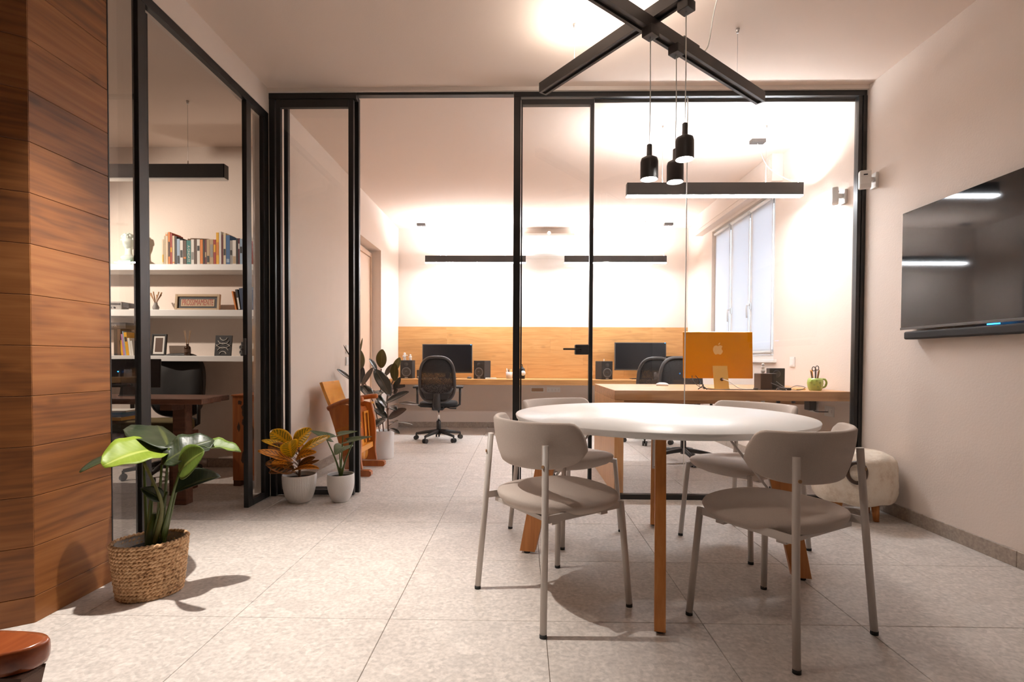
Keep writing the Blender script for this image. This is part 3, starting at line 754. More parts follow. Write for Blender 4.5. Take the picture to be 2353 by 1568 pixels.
# ------------------------------------------------------------ dining chairs
def superell(a, b, n, p):
    out = []
    for j in range(n):
        t = 2 * PI * j / n; c, s = math.cos(t), math.sin(t)
        out.append((a * math.copysign(abs(c) ** (2 / p), c), b * math.copysign(abs(s) ** (2 / p), s)))
    return out
def make_chair(label):
    e = thing('dining_chair', label, 'chair', group='upholstered chairs around the round table')
    # seat cushion
    mb = MB(); rings = []; n = 40; zc = .435
    for sc, dz in ((.02, -.046), (.5, -.045), (.74, -.039), (.90, -.024), (.975, -.007), (1.0, .004), (.985, .013), (.92, .022), (.75, .030), (.45, .035), (.02, .036)):
        r = []
        for x, y in superell(.252 * sc, .236 * sc, n, 2.35):
            yy = y + .02
            taper = 1 - .10 * (yy / .225) * -1 if False else 1 + .06 * (y / .225)
            r.append((x * taper, yy, zc + dz + .010 * (y / .225) ** 2 * (1 if dz > 0 else .3)))
        rings.append(r)
    mb.rings(rings); mb.build('seat', 'fabric', e)
    # backrest shell
    def bp(u, v, off):
        th = (u - .5) * 2                      # -1..1
        edge = abs(th) ** 5
        hu = .094 * (1 - .10 * abs(th) ** 10); hl = .092 * (1 - .50 * abs(th) ** 4)
        xw = .258 * math.sin(th * 1.32) / math.sin(1.32)
        yb = -.205 + .20 * (1 - math.cos(th * 1.32)) / (1 - math.cos(1.32)) * .85
        tx = .258 * math.cos(th * 1.32); ty = .17 * math.sin(th * 1.32)
        nv = Vector((ty, -tx, 0)); nv.normalize()
        zc_ = .672 + .006 * abs(th) ** 3
        vv = (v - .5) * 2
        lean = -.018 * vv
        lower = 1 - .10 * max(0, -vv) ** 2
        return Vector((xw * lower, yb + lean, zc_ + (hu if vv > 0 else hl) * vv)) + nv * off
    mb = MB(); NU = 36; rings = []
    prof = [(0.04, .004), (0.0, .010), (0.0, .022), (.04, .030), (.25, .034), (.5, .035), (.75, .034), (.96, .030), (1.0, .022), (1.0, .010), (.96, .004), (.5, 0.0)]
    for i in range(NU + 1):
        u = i / NU
        th = abs(u - .5) * 2
        rs = 1 if th < .84 else math.sqrt(max(.02, 1 - ((th - .84) / .16) ** 2))
        rings.append([bp(u, .5 + (v - .5) * (.30 + .70 * rs), (o - .017) * (.4 + .6 * rs)) for v, o in prof])
    mb.rings(rings); mb.build('backrest', 'fabric', e)
    # frame
    for s in (-1, 1):
        rear = [(s * .241, -.220, .012), (s * .218, -.198, .36), (s * .197, -.182, .686)]
        mb = MB().tube(rear, .0130, 12); lg = mb.build('leg', 'chair_paint', e)
        MB().lathe([(.0135, 0), (.0135, .014)], (s * .241, -.2205, 0), 12).build('rubber_foot', 'rubber', lg)
        p = Vector((s * .2015, -.187, .610))
        MB().tube([p + Vector((s * .003, -.011, 0)), p + Vector((s * .005, -.0155, 0))], .006, 10).build('screw_cap', 'reed', lg)
        fr = [(s * .236, .218, .012), (s * .206, .196, .428)]
        mb = MB().tube(fr, .0130, 12); lg = mb.build('leg', 'chair_paint', e)
        MB().lathe([(.0135, 0), (.0135, .014)], (s * .236, .2185, 0), 12).build('rubber_foot', 'rubber', lg)
        mb = MB(); a, b = Vector((s * .216, -.194, .40)), Vector((s * .207, .197, .40))
        w = .004; mb.add([(a.x - w, a.y, .402), (a.x + w, a.y, .402), (b.x + w, b.y, .402), (b.x - w, b.y, .402), (a.x - w, a.y, .430), (a.x + w, a.y, .430), (b.x + w, b.y, .430), (b.x - w, b.y, .430)], [(3, 2, 1, 0), (4, 5, 6, 7), (0, 1, 5, 4), (1, 2, 6, 5), (2, 3, 7, 6), (3, 0, 4, 7)])
        mb.build('side_rail', 'chair_paint', e)
    bx('cross_rail', (-.204, -.155, .388), (.204, -.12, .404), 'chair_paint', e)
    bx('cross_rail', (-.204, .09, .388), (.204, .125, .404), 'chair_paint', e)
    return e
ch = make_chair('beige upholstered chair at the near left of the round table, back to the viewer')
ch.location = (.129, 2.1805, 0); ch.rotation_euler = (0, 0, math.radians(34.13 - 90))
dup(ch, (.98, 1.98, 0), math.radians(121.1 - 90), 'beige upholstered chair at the near right of the round table, back to the viewer')
dup(ch, (.2625, 3.059, 0), math.radians(-50.5 - 90), 'beige upholstered chair on the far left side of the round table by the glass door')
dup(ch, (1.22, 2.8795, 0), math.radians(-152.5 - 90), 'beige upholstered chair on the far right side of the round table near the pouf')

# ------------------------------------------------------------ far office: panelling and long desk
wp = struct(bx('wall_panelling', (XL + .0005, YB - .008, .66), (XR - .0005, YB - .0005, 1.497), 'black'), 'light oak board panelling on the far wall above the desk', 'panelling')
zr = [.745, .94, 1.126, 1.312, 1.498]
rnd = random.Random(4)
for i in range(4):
    x = XL + .001
    nx = x + rnd.uniform(.5, 1.5)
    while x < XR - .01:
        nx = min(nx, XR - .001)
        if XR - nx < .25: nx = XR - .001
        bx('plank', (x + .0005, YB - .022, zr[i]), (nx - .0005, YB - .0085, zr[i + 1] - .001), 'wood_back', wp, .001, 1)
        x = nx; nx = x + rnd.uniform(1.1, 1.9)
FD = thing('wall_desk', 'long light oak desk along the far wall under the panelling', 'desk', (0, 0, 0))
bx('worktop', (XL + .002, 7.03, .668), (XR - .012, YB - .0225, .742), 'wood_back', FD, .003)
for x in (-1.75, 2.33): bx('wall_bracket', (x - .02, 7.2, .60), (x + .02, YB - .03, .667), 'frame', FD)
ZD = .7425

# ------------------------------------------------------------ front desk
RD = thing('waterfall_desk', 'oak desk with a solid side panel standing behind the glass partition', 'desk', (0, 0, 0))
DZT = .783
bx('worktop', (.69, 3.86, DZT - .072), (XR - .013, 4.93, DZT), 'wood_desk', RD, .003)
bx('side_panel', (.69, 3.862, 0), (.758, 4.93, DZT - .0725), 'wood_deskz', RD, .003)
bx('back_beam', (.759, 4.4, DZT - .14), (XR - .013, 4.43, DZT - .073), 'wood_desk', RD)
for k in range(5):
    q = at(1683 + k * 35, 924, y=4.1)
    bx('cable_clip', (q.x - .012, 4.09, q.z - .01), (q.x + .012, 4.11, DZT - .0725), 'white_plastic' if k < 3 else 'black', RD, .002)

# ------------------------------------------------------------ computers, speakers, desk items
def apple(T, size, mb):
    pts = [(0, .30), (.12, .36), (.27, .36), (.40, .27), (.34, .16), (.33, .02), (.42, -.12), (.44, -.16), (.36, -.34), (.22, -.47), (.10, -.44), (0, -.41), (-.10, -.44), (-.22, -.47), (-.36, -.32), (-.44, -.08), (-.42, .14), (-.32, .30), (-.16, .36)]
    p3 = smooth([(x, 0, z) for x, z in pts] + [(pts[0][0], 0, pts[0][1])], 3)[:-1]
    mb.prism([(p.x * size, p.z * size) for p in p3], .0012, 0, T)
    lf = [(.02, .40), (.05, .52), (.17, .62), (.20, .63), (.19, .52), (.12, .43)]
    mb.prism([(x * size, z * size) for x, z in lf], .0012, 0, T)
    return mb
def allinone(label, loc, w, zb, zt, body, light, rotz=0, logo='logo_light'):
    e = thing('all_in_one_computer', label, 'computer', loc, rotz)
    h = zt - zb; tilt = rotT((0, 0, zb + h / 2 - loc[2]), rx_=math.radians(-3))
    mb = MB().box((-w / 2, -.006, -h / 2), (w / 2, .006, h / 2), 0, tilt); mb.build('screen_housing', body, e, .005, 3)
    mb = MB().box((-w / 2 + .012, .0062, -h / 2 + .07), (w / 2 - .012, .0072, h / 2 - .012), 0, tilt); mb.build('display', 'screen', e)
    apple(tilt @ Matrix.Translation((.0, -.0074, .045)), .088, MB()).build('logo', logo, e)
    zs = zb - loc[2] + .10
    mb = MB().prism([(-.058, 0), (.058, 0), (.058, zs), (-.058, zs)], .006, 0, rotT((.015, -.055, .006), rx_=math.radians(-14)))
    st = mb.build('stand', light, e, .002)
    bx('stand_foot', (-.048, -.06, 0), (.078, .08, .006), light, st, .002)
    mb = MB().tube([(.018, -.0485, .075), (.018, -.0415, .0765)], .013, 16, 0); mb.build('cable_hole', 'leather_dark', st)
    return e
ya = 4.19
mac = allinone('slim orange all-in-one computer seen from behind on the front desk', (1.566, ya, DZT), .552, .865, 1.238, 'mac_orange', 'mac_light')
MB().tube(smooth([(.020, -.052, .078), (.064, -.075, .06), (.134, -.10, .01), (.214, -.11, .004), (.28, -.09, .004)], 6), .003, 8).build('power_cord', 'white_plastic', mac)
def cable(label, pts, r=.0025, mat='black', cat='cable'):
    return tag(MB().tube(smooth(pts, 6), r, 6).build('desk_cable', mat), label, cat)
z0 = DZT + .003
cable('black cable plugged into the back of the orange computer', [(1.36, ya - .01, .89), (1.352, ya - .06, .85), (1.385, ya - .10, z0 + .02), (1.45, ya - .16, z0), (1.60, ya - .20, z0), (1.76, ya - .19, z0), (1.95, ya - .2, z0), (2.02, ya - .19, z0)])
cable('second black cable looping behind the orange computer', [(1.385, ya - .01, .89), (1.41, ya - .06, .84), (1.39, ya - .11, z0 + .015), (1.48, ya - .18, z0), (1.58, ya - .17, z0), (1.7, ya - .18, z0), (1.84, ya - .16, z0)])
tag(bx('cable_hub', (1.775, ya - .205, DZT + .0005), (1.80, ya - .17, DZT + .018), 'black', None, .005), 'tiny black cable hub on the front desk', 'hub')
tp = thing('mini_tripod', 'tiny black tripod lying on the front desk beneath the orange computer', 'tripod', (1.40, ya - .15, DZT))
for a in (200, 290, 60): MB().tube([(0, 0, .028), (.045 * math.cos(math.radians(a)), .045 * math.sin(math.radians(a)), .004)], .004, 8).build('leg', 'black', tp)
MB().lathe([(.006, .024), (.006, .04)], n=10).build('head', 'black', tp)
def mouse(label, loc, mat, rz=0):
    e = thing('computer_mouse', label, 'mouse', loc, rz)
    rings = []
    for sc, z in ((.9, 0), (1, .006), (.98, .014), (.8, .022), (.45, .028), (.02, .029)):
        rings.append([(x * sc, y * sc, z) for x, y in superell(.03, .055, 20, 2.6)])
    MB().rings(rings).build('shell', mat, e); bx('seam', (-.0008, .0, .0285), (.0008, .03, .0293), 'grey_plastic', e)
    return e
q = at(1517, 886, z=DZT); mouse('white mouse on the front desk left of the orange computer', (q.x, 4.63, DZT), 'white_plastic', 1.3)
q = at(1085, 868, z=ZD); mouse('dark mouse on the far desk beside the left monitor', (q.x, 7.35, ZD), 'grey_plastic', .4)
# speakers
def speaker(label, loc, rz, w=.17, h=.255, d=.20):
    e = thing('desk_speaker', label, 'speaker', loc, rz, group='black desk speakers')
    bx('cabinet', (-w / 2, -d / 2, 0), (w / 2, d / 2, h), 'black_soft', e, .006)
    f = -d / 2
    T = Matrix.Translation((0, f, h * .36)) @ Matrix.Rotation(PI / 2, 4, 'X')
    def disc(name, prof, zc, mat):
        mb = MB(); mb.lathe(prof, n=28); T = Matrix.Translation((0, f, zc)) @ Matrix.Rotation(PI / 2, 4, 'X')
        mb.v = [T @ p for p in mb.v]; return mb.build(name, mat, e)
    disc('woofer_ring', [(.066, 0.0), (.066, .004), (.058, .006), (.052, .003), (.0522, .0)], h * .36, 'grey_plastic')
    disc('woofer_cone', [(.052, .0025), (.02, .0012), (.018, .004), (.0001, .007)], h * .36, 'graphite')
    disc('tweeter', [(.026, 0), (.026, .003), (.018, .001), (.010, .004), (.0001, .006)], h * .78, 'graphite')
    bx('name_plate', (-.022, f - .0012, .010), (.022, f - .0002, .017), 'steel', e)
    return e
def spk(label, px0, px1, py, y, rz, **k):
    q = at((px0 + px1) / 2, py, y=y); return speaker(label, (q.x, y, ZD), rz, **k)
s1 = spk('black desk speaker at the left end of the far desk, topped by two figurines', 922, 952, 870, 7.33, .0)
s2 = spk('black desk speaker just right of the left monitor', 1090, 1126, 870, 7.33, -.40)
s3 = spk('black desk speaker left of the right monitor on the far desk', 1367, 1408, 870, 7.33, .32)
def figurine(label, loc, h, rz=0, arm=True):
    e = thing('astronaut_figurine', label, 'figurine', loc, rz, group='little white astronaut figurines')
    k = h / .10
    mb = MB().lathe([(.004 * k, .078 * k), (.014 * k, .082 * k), (.0165 * k, .09 * k), (.014 * k, .098 * k), (.003 * k, .102 * k)], n=16); mb.build('helmet', 'white_plastic', e)
    mb = MB().lathe([(.005 * k, .034 * k), (.017 * k, .036 * k), (.019 * k, .05 * k), (.018 * k, .068 * k), (.011 * k, .078 * k), (.004 * k, .079 * k)], n=16, sy=.8); mb.build('torso', 'white_plastic', e)
    bx('backpack', (-.012 * k, .012 * k, .045 * k), (.012 * k, .024 * k, .075 * k), 'white_plastic', e, .003 * k)
    for s in (-1, 1):
        MB().tube([(s * .009 * k, 0, .038 * k), (s * .010 * k, 0, .012 * k), (s * .010 * k, -.004 * k, .0)], [.009 * k, .008 * k, .010 * k], 10).build('leg', 'white_plastic', e)
        tip = (s * .040 * k, -.006 * k, .066 * k) if (arm and s > 0) else (s * .022 * k, -.004 * k, .042 * k)
        MB().tube([(s * .015 * k, 0, .07 * k), ((s * .020 * k + tip[0]) / 2, tip[1], (.07 * k + tip[2]) / 2 - .003 * k), tip], [.007 * k, .0065 * k, .006 * k], 8).build('arm', 'white_plastic', e)
    return e
zs = ZD + .2555
figurine('larger white astronaut figurine with raised arm on the left desk speaker', (s1.location.x - .035, 7.29, zs), .105)
figurine('smaller white astronaut figurine on the left desk speaker', (s1.location.x + .045, 7.29, zs), .082, 0, False)
figurine('tiny white figurine on top of the speaker left of the right monitor', (s3.location.x - .0, 7.33, zs), .03, 0, False)
# monitors on the far desk
def monitor(label, x0, x1, z0, z1, y, mat='screen_soft'):
    cx = (x0 + x1) / 2; w = x1 - x0; h = z1 - z0
    e = thing('flat_monitor', label, 'monitor', (cx, y, ZD))
    bx('bezel', (-w / 2, -.012, z0 - ZD), (w / 2, .028, z1 - ZD), 'grey_plastic', e, .004)
    bx('display', (-w / 2 + .012, -.0135, z0 - ZD + .018), (w / 2 - .012, -.0122, z1 - ZD - .012), mat, e)
    bx('power_light', (w / 2 - .026, -.0137, z1 - ZD - .010), (w / 2 - .014, -.0123, z1 - ZD - .004), 'led_blue', e)
    bx('stand_neck', (-.03, .028, .01), (.03, .055, (z0 + z1) / 2 - ZD), 'black', e, .003)
    bx('stand_base', (-.12, -.04, 0), (.12, .14, .01), 'black', e, .003)
    MB().tube(smooth([(.05, .03, z0 - ZD + .1), (.06, .03, z0 - ZD - .02), (.085, .0, .004), (.05, -.08, .004), (.13, -.12, .004)], 5), .003, 6).build('cable', 'black', e)
    return e
a, b = at(970, 791, y=7.42), at(1085, 858, y=7.42); monitor('wide black monitor on the left half of the far desk', a.x, b.x, b.z, a.z, 7.44)
a, b = at(1413, 787, y=7.42), at(1531, 852, y=7.42); monitor('wide black monitor on the right half of the far desk', a.x, b.x, b.z, a.z, 7.44)
# small things on the far desk
q = at(962, 868, y=7.3); e = thing('usb_dock', 'small black upright dock between the left speaker and monitor', 'dock', (q.x, 7.3, ZD))
bx('case', (-.022, -.03, 0), (.022, .03, .12), 'black', e, .004); bx('port_label', (-.008, -.0315, .012), (.008, -.0302, .03), 'white_plastic', e)
q = at(1128, 868, y=7.22); tag(bx('notepad', (q.x - .075, 7.17, ZD), (q.x + .075, 7.27, ZD + .016), 'white_plastic', None, .003), 'white notepad lying in front of the speaker right of the left monitor', 'notepad')
q = at(1170, 868, y=7.4); e = thing('pen_cup', 'pale metal pen cup on the far desk beside the centre post', 'pen cup', (q.x, 7.4, ZD))
MB().lathe([(.0001, .001), (.042, .001), (.048, .095), (.0455, .095), (.040, .006), (.0001, .006)], n=24, cap=False).build('cup', 'chair_paint', e)
for k, (m_, a_) in enumerate((('mac_orange', 20), ('led_blue', 100), ('white_plastic', 170), ('leather_dark', 250), ('logo_light', 320))):
    if m_ == 'led_blue': m_ = 'grey_plastic'
    c, s = math.cos(math.radians(a_)), math.sin(math.radians(a_))
    MB().tube([(c * .012, s * .012, .008), (c * .036, s * .036, .125 + .01 * (k % 3))], .0045, 8).build('pen', m_, e)
q = at(1200, 868, y=7.38); e = thing('pump_bottle', 'black pump bottle with pale round label behind the centre post', 'bottle', (q.x, 7.38, ZD))
MB().lathe([(.0001, 0), (.036, 0), (.038, .006), (.038, .135), (.030, .150), (.013, .158), (.013, .172), (.0001, .172)], n=24, cap=False).build('bottle', 'black', e)
MB().tube([(0, 0, .17), (0, 0, .20), (-.028, -.01, .204)], .006, 8).build('pump', 'black', e)
mb = MB(); mb.lathe([(.0001, 0), (.036, 0), (.036, .001), (.0001, .001)], n=20, cap=False)
T = Matrix.Translation((.012, -.0375, .08)) @ Matrix.Rotation(PI / 2, 4, 'X'); mb.v = [T @ p for p in mb.v]; mb.build('paper_label', 'white_plastic', e)
q = at(1552, 868, y=7.35); e = thing('desktop_computer', 'black desktop computer tower with blue power light on the far desk', 'computer', (q.x, 7.36, ZD))
bx('case', (-.10, -.16, 0), (.10, .18, .33), 'black', e, .004); bx('front_panel', (-.09, -.165, .01), (.09, -.1605, .32), 'graphite', e, .002)
MB().lathe([(.0001, 0), (.011, 0), (.011, .004), (.0001, .004)], n=16, cap=False).build('power_light', 'led_blue', e).matrix_local = Matrix.Translation((.012, -.165, .09)) @ Matrix.Rotation(PI / 2, 4, 'X')
q = at(1510, 868, y=7.25); tag(MB().lathe([(.0001, .0), (.045, 0), (.047, .004), (.047, .10), (.044, .105), (.0001, .105)], (q.x, 7.25, ZD), n=24, cap=False).build('tin_can', 'chair_paint'), 'pale cylindrical tin on the far desk behind the office chairs', 'tin')
# wall air conditioner
a, b = at(1200, 535, y=7.5), at(1320, 590, y=7.5)
e = thing('air_conditioner', 'white wall-mounted air conditioner high on the far wall', 'air conditioner', ((a.x + b.x) / 2, YB, b.z))
w2, hh = (b.x - a.x) / 2 , a.z - b.z
mb = MB().prism([(0, 0), (.17, .02), (.20, .10), (.20, hh - .04), (.17, hh), (0, hh)], 2 * w2, 0, Matrix.Translation((-w2, -.001, 0)) @ Matrix.Rotation(-PI / 2, 4, 'Z'))
mb.build('casing', 'white_plastic', e, .01)
bx('flap', (-w2 + .03, -.1995, .015), (w2 - .03, -.16, .028), 'white_paint', e, .003)
for k in range(2): bx('seam', (-w2 + .005, -.2012, .11 + .05 * k), (w2 - .005, -.2002, .113 + .05 * k), 'grey_plastic', e)
# things at the right end of the front desk
q = at(1752, 894, z=DZT)
e = thing('black_box_speaker', 'small dark cube speaker on the front desk carrying a white figurine', 'speaker', (1.93, 4.16, DZT), .0)
bx('body', (-.061, -.06, 0), (.03, .06, .125), 'leather_dark', e, .004); bx('grille', (.0305, -.06, 0), (.062, .06, .125), 'black_soft', e, .004)
e = thing('black_box_speaker', 'taller flat black box standing behind the dark cube speaker', 'speaker', (2.065, 4.27, DZT), .0)
bx('body', (-.062, -.03, 0), (.062, .03, .165), 'black', e, .004)
MB().lathe([(.03, 0), (.03, .003), (.02, .001), (.0001, .003)], n=20).build('driver', 'graphite', e).matrix_local = Matrix.Translation((-.005, -.031, .12)) @ Matrix.Rotation(PI / 2, 4, 'X')
e = thing('ball_figurine', 'white snowman-like figurine on the dark cube speaker', 'figurine', (1.913, 4.16, DZT + .1255))
for z_, r_, nm in ((.018, .018, 'base_ball'), (.047, .014, 'middle_ball'), (.068, .0115, 'head')): MB().lathe([(max(.0004, r_ * math.sin(PI * i / 8)), z_ - r_ * math.cos(PI * i / 8)) for i in range(9)], n=16).build(nm, 'white_plastic', e)
cable('grey cable curled in front of the dark cube speaker', [(1.93, 4.06, z0 + .05), (1.98, 4.0, z0 + .02), (2.0, 3.96, z0), (1.96, 3.95, z0), (1.93, 3.97, z0 + .01)], .0025, 'grey_plastic')
cable('pale cable loop beside the green mug', [(1.99, 4.1, z0 + .06), (2.03, 4.02, z0 + .01), (2.10, 3.98, z0), (2.16, 4.0, z0 + .02), (2.12, 4.05, z0 + .03), (2.05, 4.02, z0 + .01), (1.97, 3.98, z0)], .0025, 'grey_plastic')
tag(bx('power_strip', (1.955, 3.975, DZT + .0005), (2.045, 4.02, DZT + .02), 'black', None, .004), 'black power block amid cables on the front desk', 'power block')
tag(bx('sticky_notes', (2.11, 4.03, DZT + .0003), (2.18, 4.09, DZT + .012), 'logo_light', None, .001), 'yellow sticky note pad left of the green mug', 'notepad')
e = thing('dotted_mug', 'lime green dotted ceramic mug holding pencils and scissors', 'mug', (2.238, 4.005, DZT))
MB().lathe([(.0001, .0), (.040, 0), (.044, .006), (.052, .030), (.056, .055), (.052, .080), (.046, .094), (.042, .094), (.047, .078), (.05, .055), (.045, .028), (.0001, .014)], n=32, cap=False).build('cup', 'mug_green', e)
MB().tube(smooth([(.045, 0, .085), (.066, -.01, .085), (.078, -.012, .06), (.068, -.01, .03), (.048, 0, .022)], 5), .0075, 10).build('mug_handle', 'mug_green', e)
MB().tube([(-.045, -.028, .07), (-.058, -.032, .075)], [.014, .010], 10).build('snout', 'mug_green', e)
for a_, z_ in ((250, .075), (275, .06), (292, .035), (235, .045), (310, .068), (262, .03)):
    r_ = .0555 if .04 < z_ < .07 else .0535
    c, s = math.cos(math.radians(a_)), math.sin(math.radians(a_))
    MB().tube([(c * (r_ - .003), s * (r_ - .003), z_), (c * (r_ + .0012), s * (r_ + .0012), z_)], .0075, 10).build('dot', 'mug_dot', e)
cols = ['leather_dark', 'mac_orange', 'wood_cinema', 'mac_orange', 'grey_plastic', 'mug_green', 'mac_orange', 'leather_dark', 'wood_red']
for k, m_ in enumerate(cols):
    a_ = k * 2.4; r_ = .012 + .018 * ((k * 7) % 5) / 5
    c, s = math.cos(a_), math.sin(a_)
    MB().tube([(c * r_ * .5, s * r_ * .5, .018), (c * (r_ + .014), s * (r_ + .014), .142 + .006 * (k % 4)), (c * (r_ + .0155), s * (r_ + .0155), .152 + .006 * (k % 4))], [.0038, .0038, .0005], 8).build('pencil', m_, e)
for dx in (-.016, .010):
    ring = [Vector((dx + .012 * math.cos(t), -.005, .165 + .016 * math.sin(t) + (.006 if dx > 0 else 0))) for t in [2 * PI * i / 16 for i in range(16)]]
    MB().tube(ring, .003, 6, closed=True).build('scissor_handle', 'black', e)
MB().tube([(-.010, -.005, .152), (.004, -.004, .06)], .003, 6).build('scissor_blade', 'steel', e)
MB().tube([(.008, -.005, .152), (-.004, -.004, .06)], .003, 6).build('scissor_blade', 'steel', e)

# ------------------------------------------------------------ wall fittings
def plate(name, label, cat, axis, pos, w, h, side, inner=None, slots=0):
    e = thing(name, label, cat, pos)
    t = .009
    def B(nm, a, b, mat, bv=.0015):
        if axis == 'x': return bx(nm, (0 if side > 0 else -b[2], a[0], a[1]) if False else (side * a[2], a[0], a[1]), (side * b[2], b[0], b[1]), mat, e, bv, 1)
        return bx(nm, (a[0], side * a[2], a[1]), (b[0], side * b[2], b[1]), mat, e, bv, 1)
    B('plate', (-w / 2, -h / 2, .0005), (w / 2, h / 2, t), 'white_plastic')
    if inner: B('insert', (-w / 2 + .012, -h / 2 + .012, t + .0002), (w / 2 - .012, h / 2 - .012, t + .003), inner)
    for k in range(slots):
        c = -w / 2 + w * (k + .5) / slots
        for dz in (-.009, 0, .009): B('pin_hole', (c - .002, dz - .002, t + .0033), (c + .002, dz + .002, t + .0036), 'black', 0)
    return e
q = at(1822, 832, x=XR); plate('light_switch', 'beige square switch on the window wall above the front desk', 'switch', 'x', (XR, q.y, q.z), .082, .088, -1, 'white_paint')
q = at(797, 803, x=XL); plate('light_switch', 'upper of the two white switches on the left wall by the rubber plant', 'switch', 'x', (XL, q.y, q.z), .085, .085, 1, 'white_paint')
q = at(797, 830, x=XL); plate('light_switch', 'lower of the two white switches on the left wall by the rubber plant', 'switch', 'x', (XL, q.y, q.z), .085, .085, 1, 'white_paint')
q = at(1907, 946, x=XR); plate('power_socket', 'white triple wall socket below the front desk nearest the glass', 'socket', 'x', (XR, q.y, q.z), .12, .08, -1, 'white_paint', 3)
q = at(1872, 937, x=XR); sk = plate('power_socket', 'white wall socket below the front desk carrying a black adapter', 'socket', 'x', (XR, q.y, q.z), .12, .08, -1, 'white_paint', 3)
q = at(1235, 896, y=YB); plate('power_socket', 'white wall socket with reddish insert under the far desk', 'socket', 'y', (q.x, YB, q.z), .20, .075, -1, 'reed')
q = at(1272, 896, y=YB); plate('power_socket', 'white wall socket with pin holes under the far desk', 'socket', 'y', (q.x, YB, q.z), .20, .075, -1, 'white_paint', 4)
q = at(1055, 893, y=YB); plate('power_socket', 'white wall socket under the far desk behind the left office chair', 'socket', 'y', (q.x, YB, q.z), .085, .10, -1, 'white_paint')
a, b = sk.location, at(1907, 947, x=XR)
e = thing('power_adapter', 'black power adapter plugged in below the front desk', 'adapter', (XR - .012, a.y, a.z))
bx('brick', (-.06, -.05, -.02), (-.001, .03, .07), 'black', e, .006)
MB().tube(smooth([(-.04, -.05, .0), (-.05, -.12, -.02), (-.02, b.y - a.y, b.z - a.z), (-.004, b.y - a.y, b.z - a.z)], 6), .004, 8).build('cord', 'black', e)
MB().tube(smooth([(-.04, .03, .03), (-.06, .12, .05), (-.05, .16, .04)], 6), .003, 8).build('cord', 'black', e)
def sensor(label, px, py, yaw, y=None):
    q = at(px, py, x=XR - .01)
    e = thing('motion_sensor', label, 'sensor', (XR, q.y if y is None else y, q.z))
    bx('wall_mount', (-.018, -.03, -.065), (-.0005, .03, .04), 'white_plastic', e, .003)
    bx('arm', (-.06, -.013, -.02), (-.0185, .013, .012), 'white_plastic', e, .004)
    T = rotT((-.075, 0, -.005), rz_=yaw)
    h = MB().box((-.036, -.022, -.062), (.036, .022, .062), 0, T).build('sensor_head', 'white_plastic', e, .010, 3)
    MB().box((-.028, -.0245, -.035), (.028, -.0222, .01), 0, T).build('lens', 'white_paint', h, .003)
    MB().box((-.012, -.0240, .026), (.012, -.0222, .034), 0, T).build('indicator', 'black', h)
    return e
sensor('white motion sensor on the meeting room side of the glass partition', 1999, 417, -.35, YP - .10)
sensor('white motion sensor on the office side of the glass partition', 1957, 440, 1.0, YP + .24)

# ------------------------------------------------------------ television
TV = thing('television', 'large black flat television mounted on the right wall', 'television', (XR, 2.66, 1.205))
th = .722
bx('panel', (-.060, -.635, 0), (-.030, .645, th), 'black', TV, .003)
bx('display', (-.0612, -.632, .012), (-.0602, .642, th - .003), 'screen', TV)
bx('lower_trim', (-.064, -.635, -.004), (-.0603, .645, .011), 'grey_plastic', TV, .001)
bx('rear_box', (-.0295, -.40, .10), (-.018, .40, .55), 'black', TV, .004)
bx('wall_bracket', (-.0175, -.20, .2), (-.0005, .20, .5), 'frame', TV)
bx('power_light', (-.0645, -.035, -.012), (-.0605, .035, -.006), 'led_blue', TV)
SBR = thing('soundbar', 'slim black soundbar hung directly beneath the television', 'soundbar', (XR, 2.66, 1.141))
bx('body', (-.075, -.56, 0), (-.012, .60, .048), 'black_soft', SBR, .010, 3)
bx('wall_bracket', (-.0115, -.2, .01), (-.0005, .2, .04), 'frame', SBR)

# ------------------------------------------------------------ pouf
PF = thing('fleece_pouf', 'round cream fleece pouf with leather strap in the corner by the right wall', 'pouf', (2.165, 3.42, 0))
mb = MB(); prof = [(.01, .105), (.15, .105), (.20, .112), (.228, .14), (.238, .20), (.238, .30), (.226, .375), (.19, .41), (.12, .425), (.01, .428)]
mb.lathe(smooth and [(p.x, p.z) for p in smooth([(r, 0, z) for r, z in prof], 4)], n=72)
for i, p in enumerate(mb.v):
    a_ = math.atan2(p.y, p.x); r_ = math.hypot(p.x, p.y)
    k = 1 + .012 * math.sin(a_ * 7 + p.z * 31) + .008 * math.sin(a_ * 17 - p.z * 45) + .006 * math.sin(a_ * 31 + p.z * 77)
    mb.v[i] = Vector((p.x * k, p.y * k, p.z + .006 * math.sin(a_ * 5 + r_ * 40)))
mb.build('cushion', 'fleece', PF)
for k in range(4):
    a_ = math.radians(25 + 90 * k); c, s = math.cos(a_), math.sin(a_)
    MB().tube([(c * .15, s * .15, 0), (c * .14, s * .14, .108)], [.016, .024], 14).build('leg', 'wood_leg', PF)
a_ = math.radians(-118); c, s = math.cos(a_), math.sin(a_)
ring = [Vector((c * (.238 + .030 * math.sin(t) ** 2 * .6) - s * .048 * math.cos(t), s * (.238 + .030 * math.sin(t) ** 2 * .6) + c * .048 * math.cos(t), .325 + .062 * math.sin(t) * -1)) for t in [2 * PI * i / 28 for i in range(28)]]
MB().tube(ring, .012, 8, closed=True).build('leather_strap', 'leather_dark', PF)

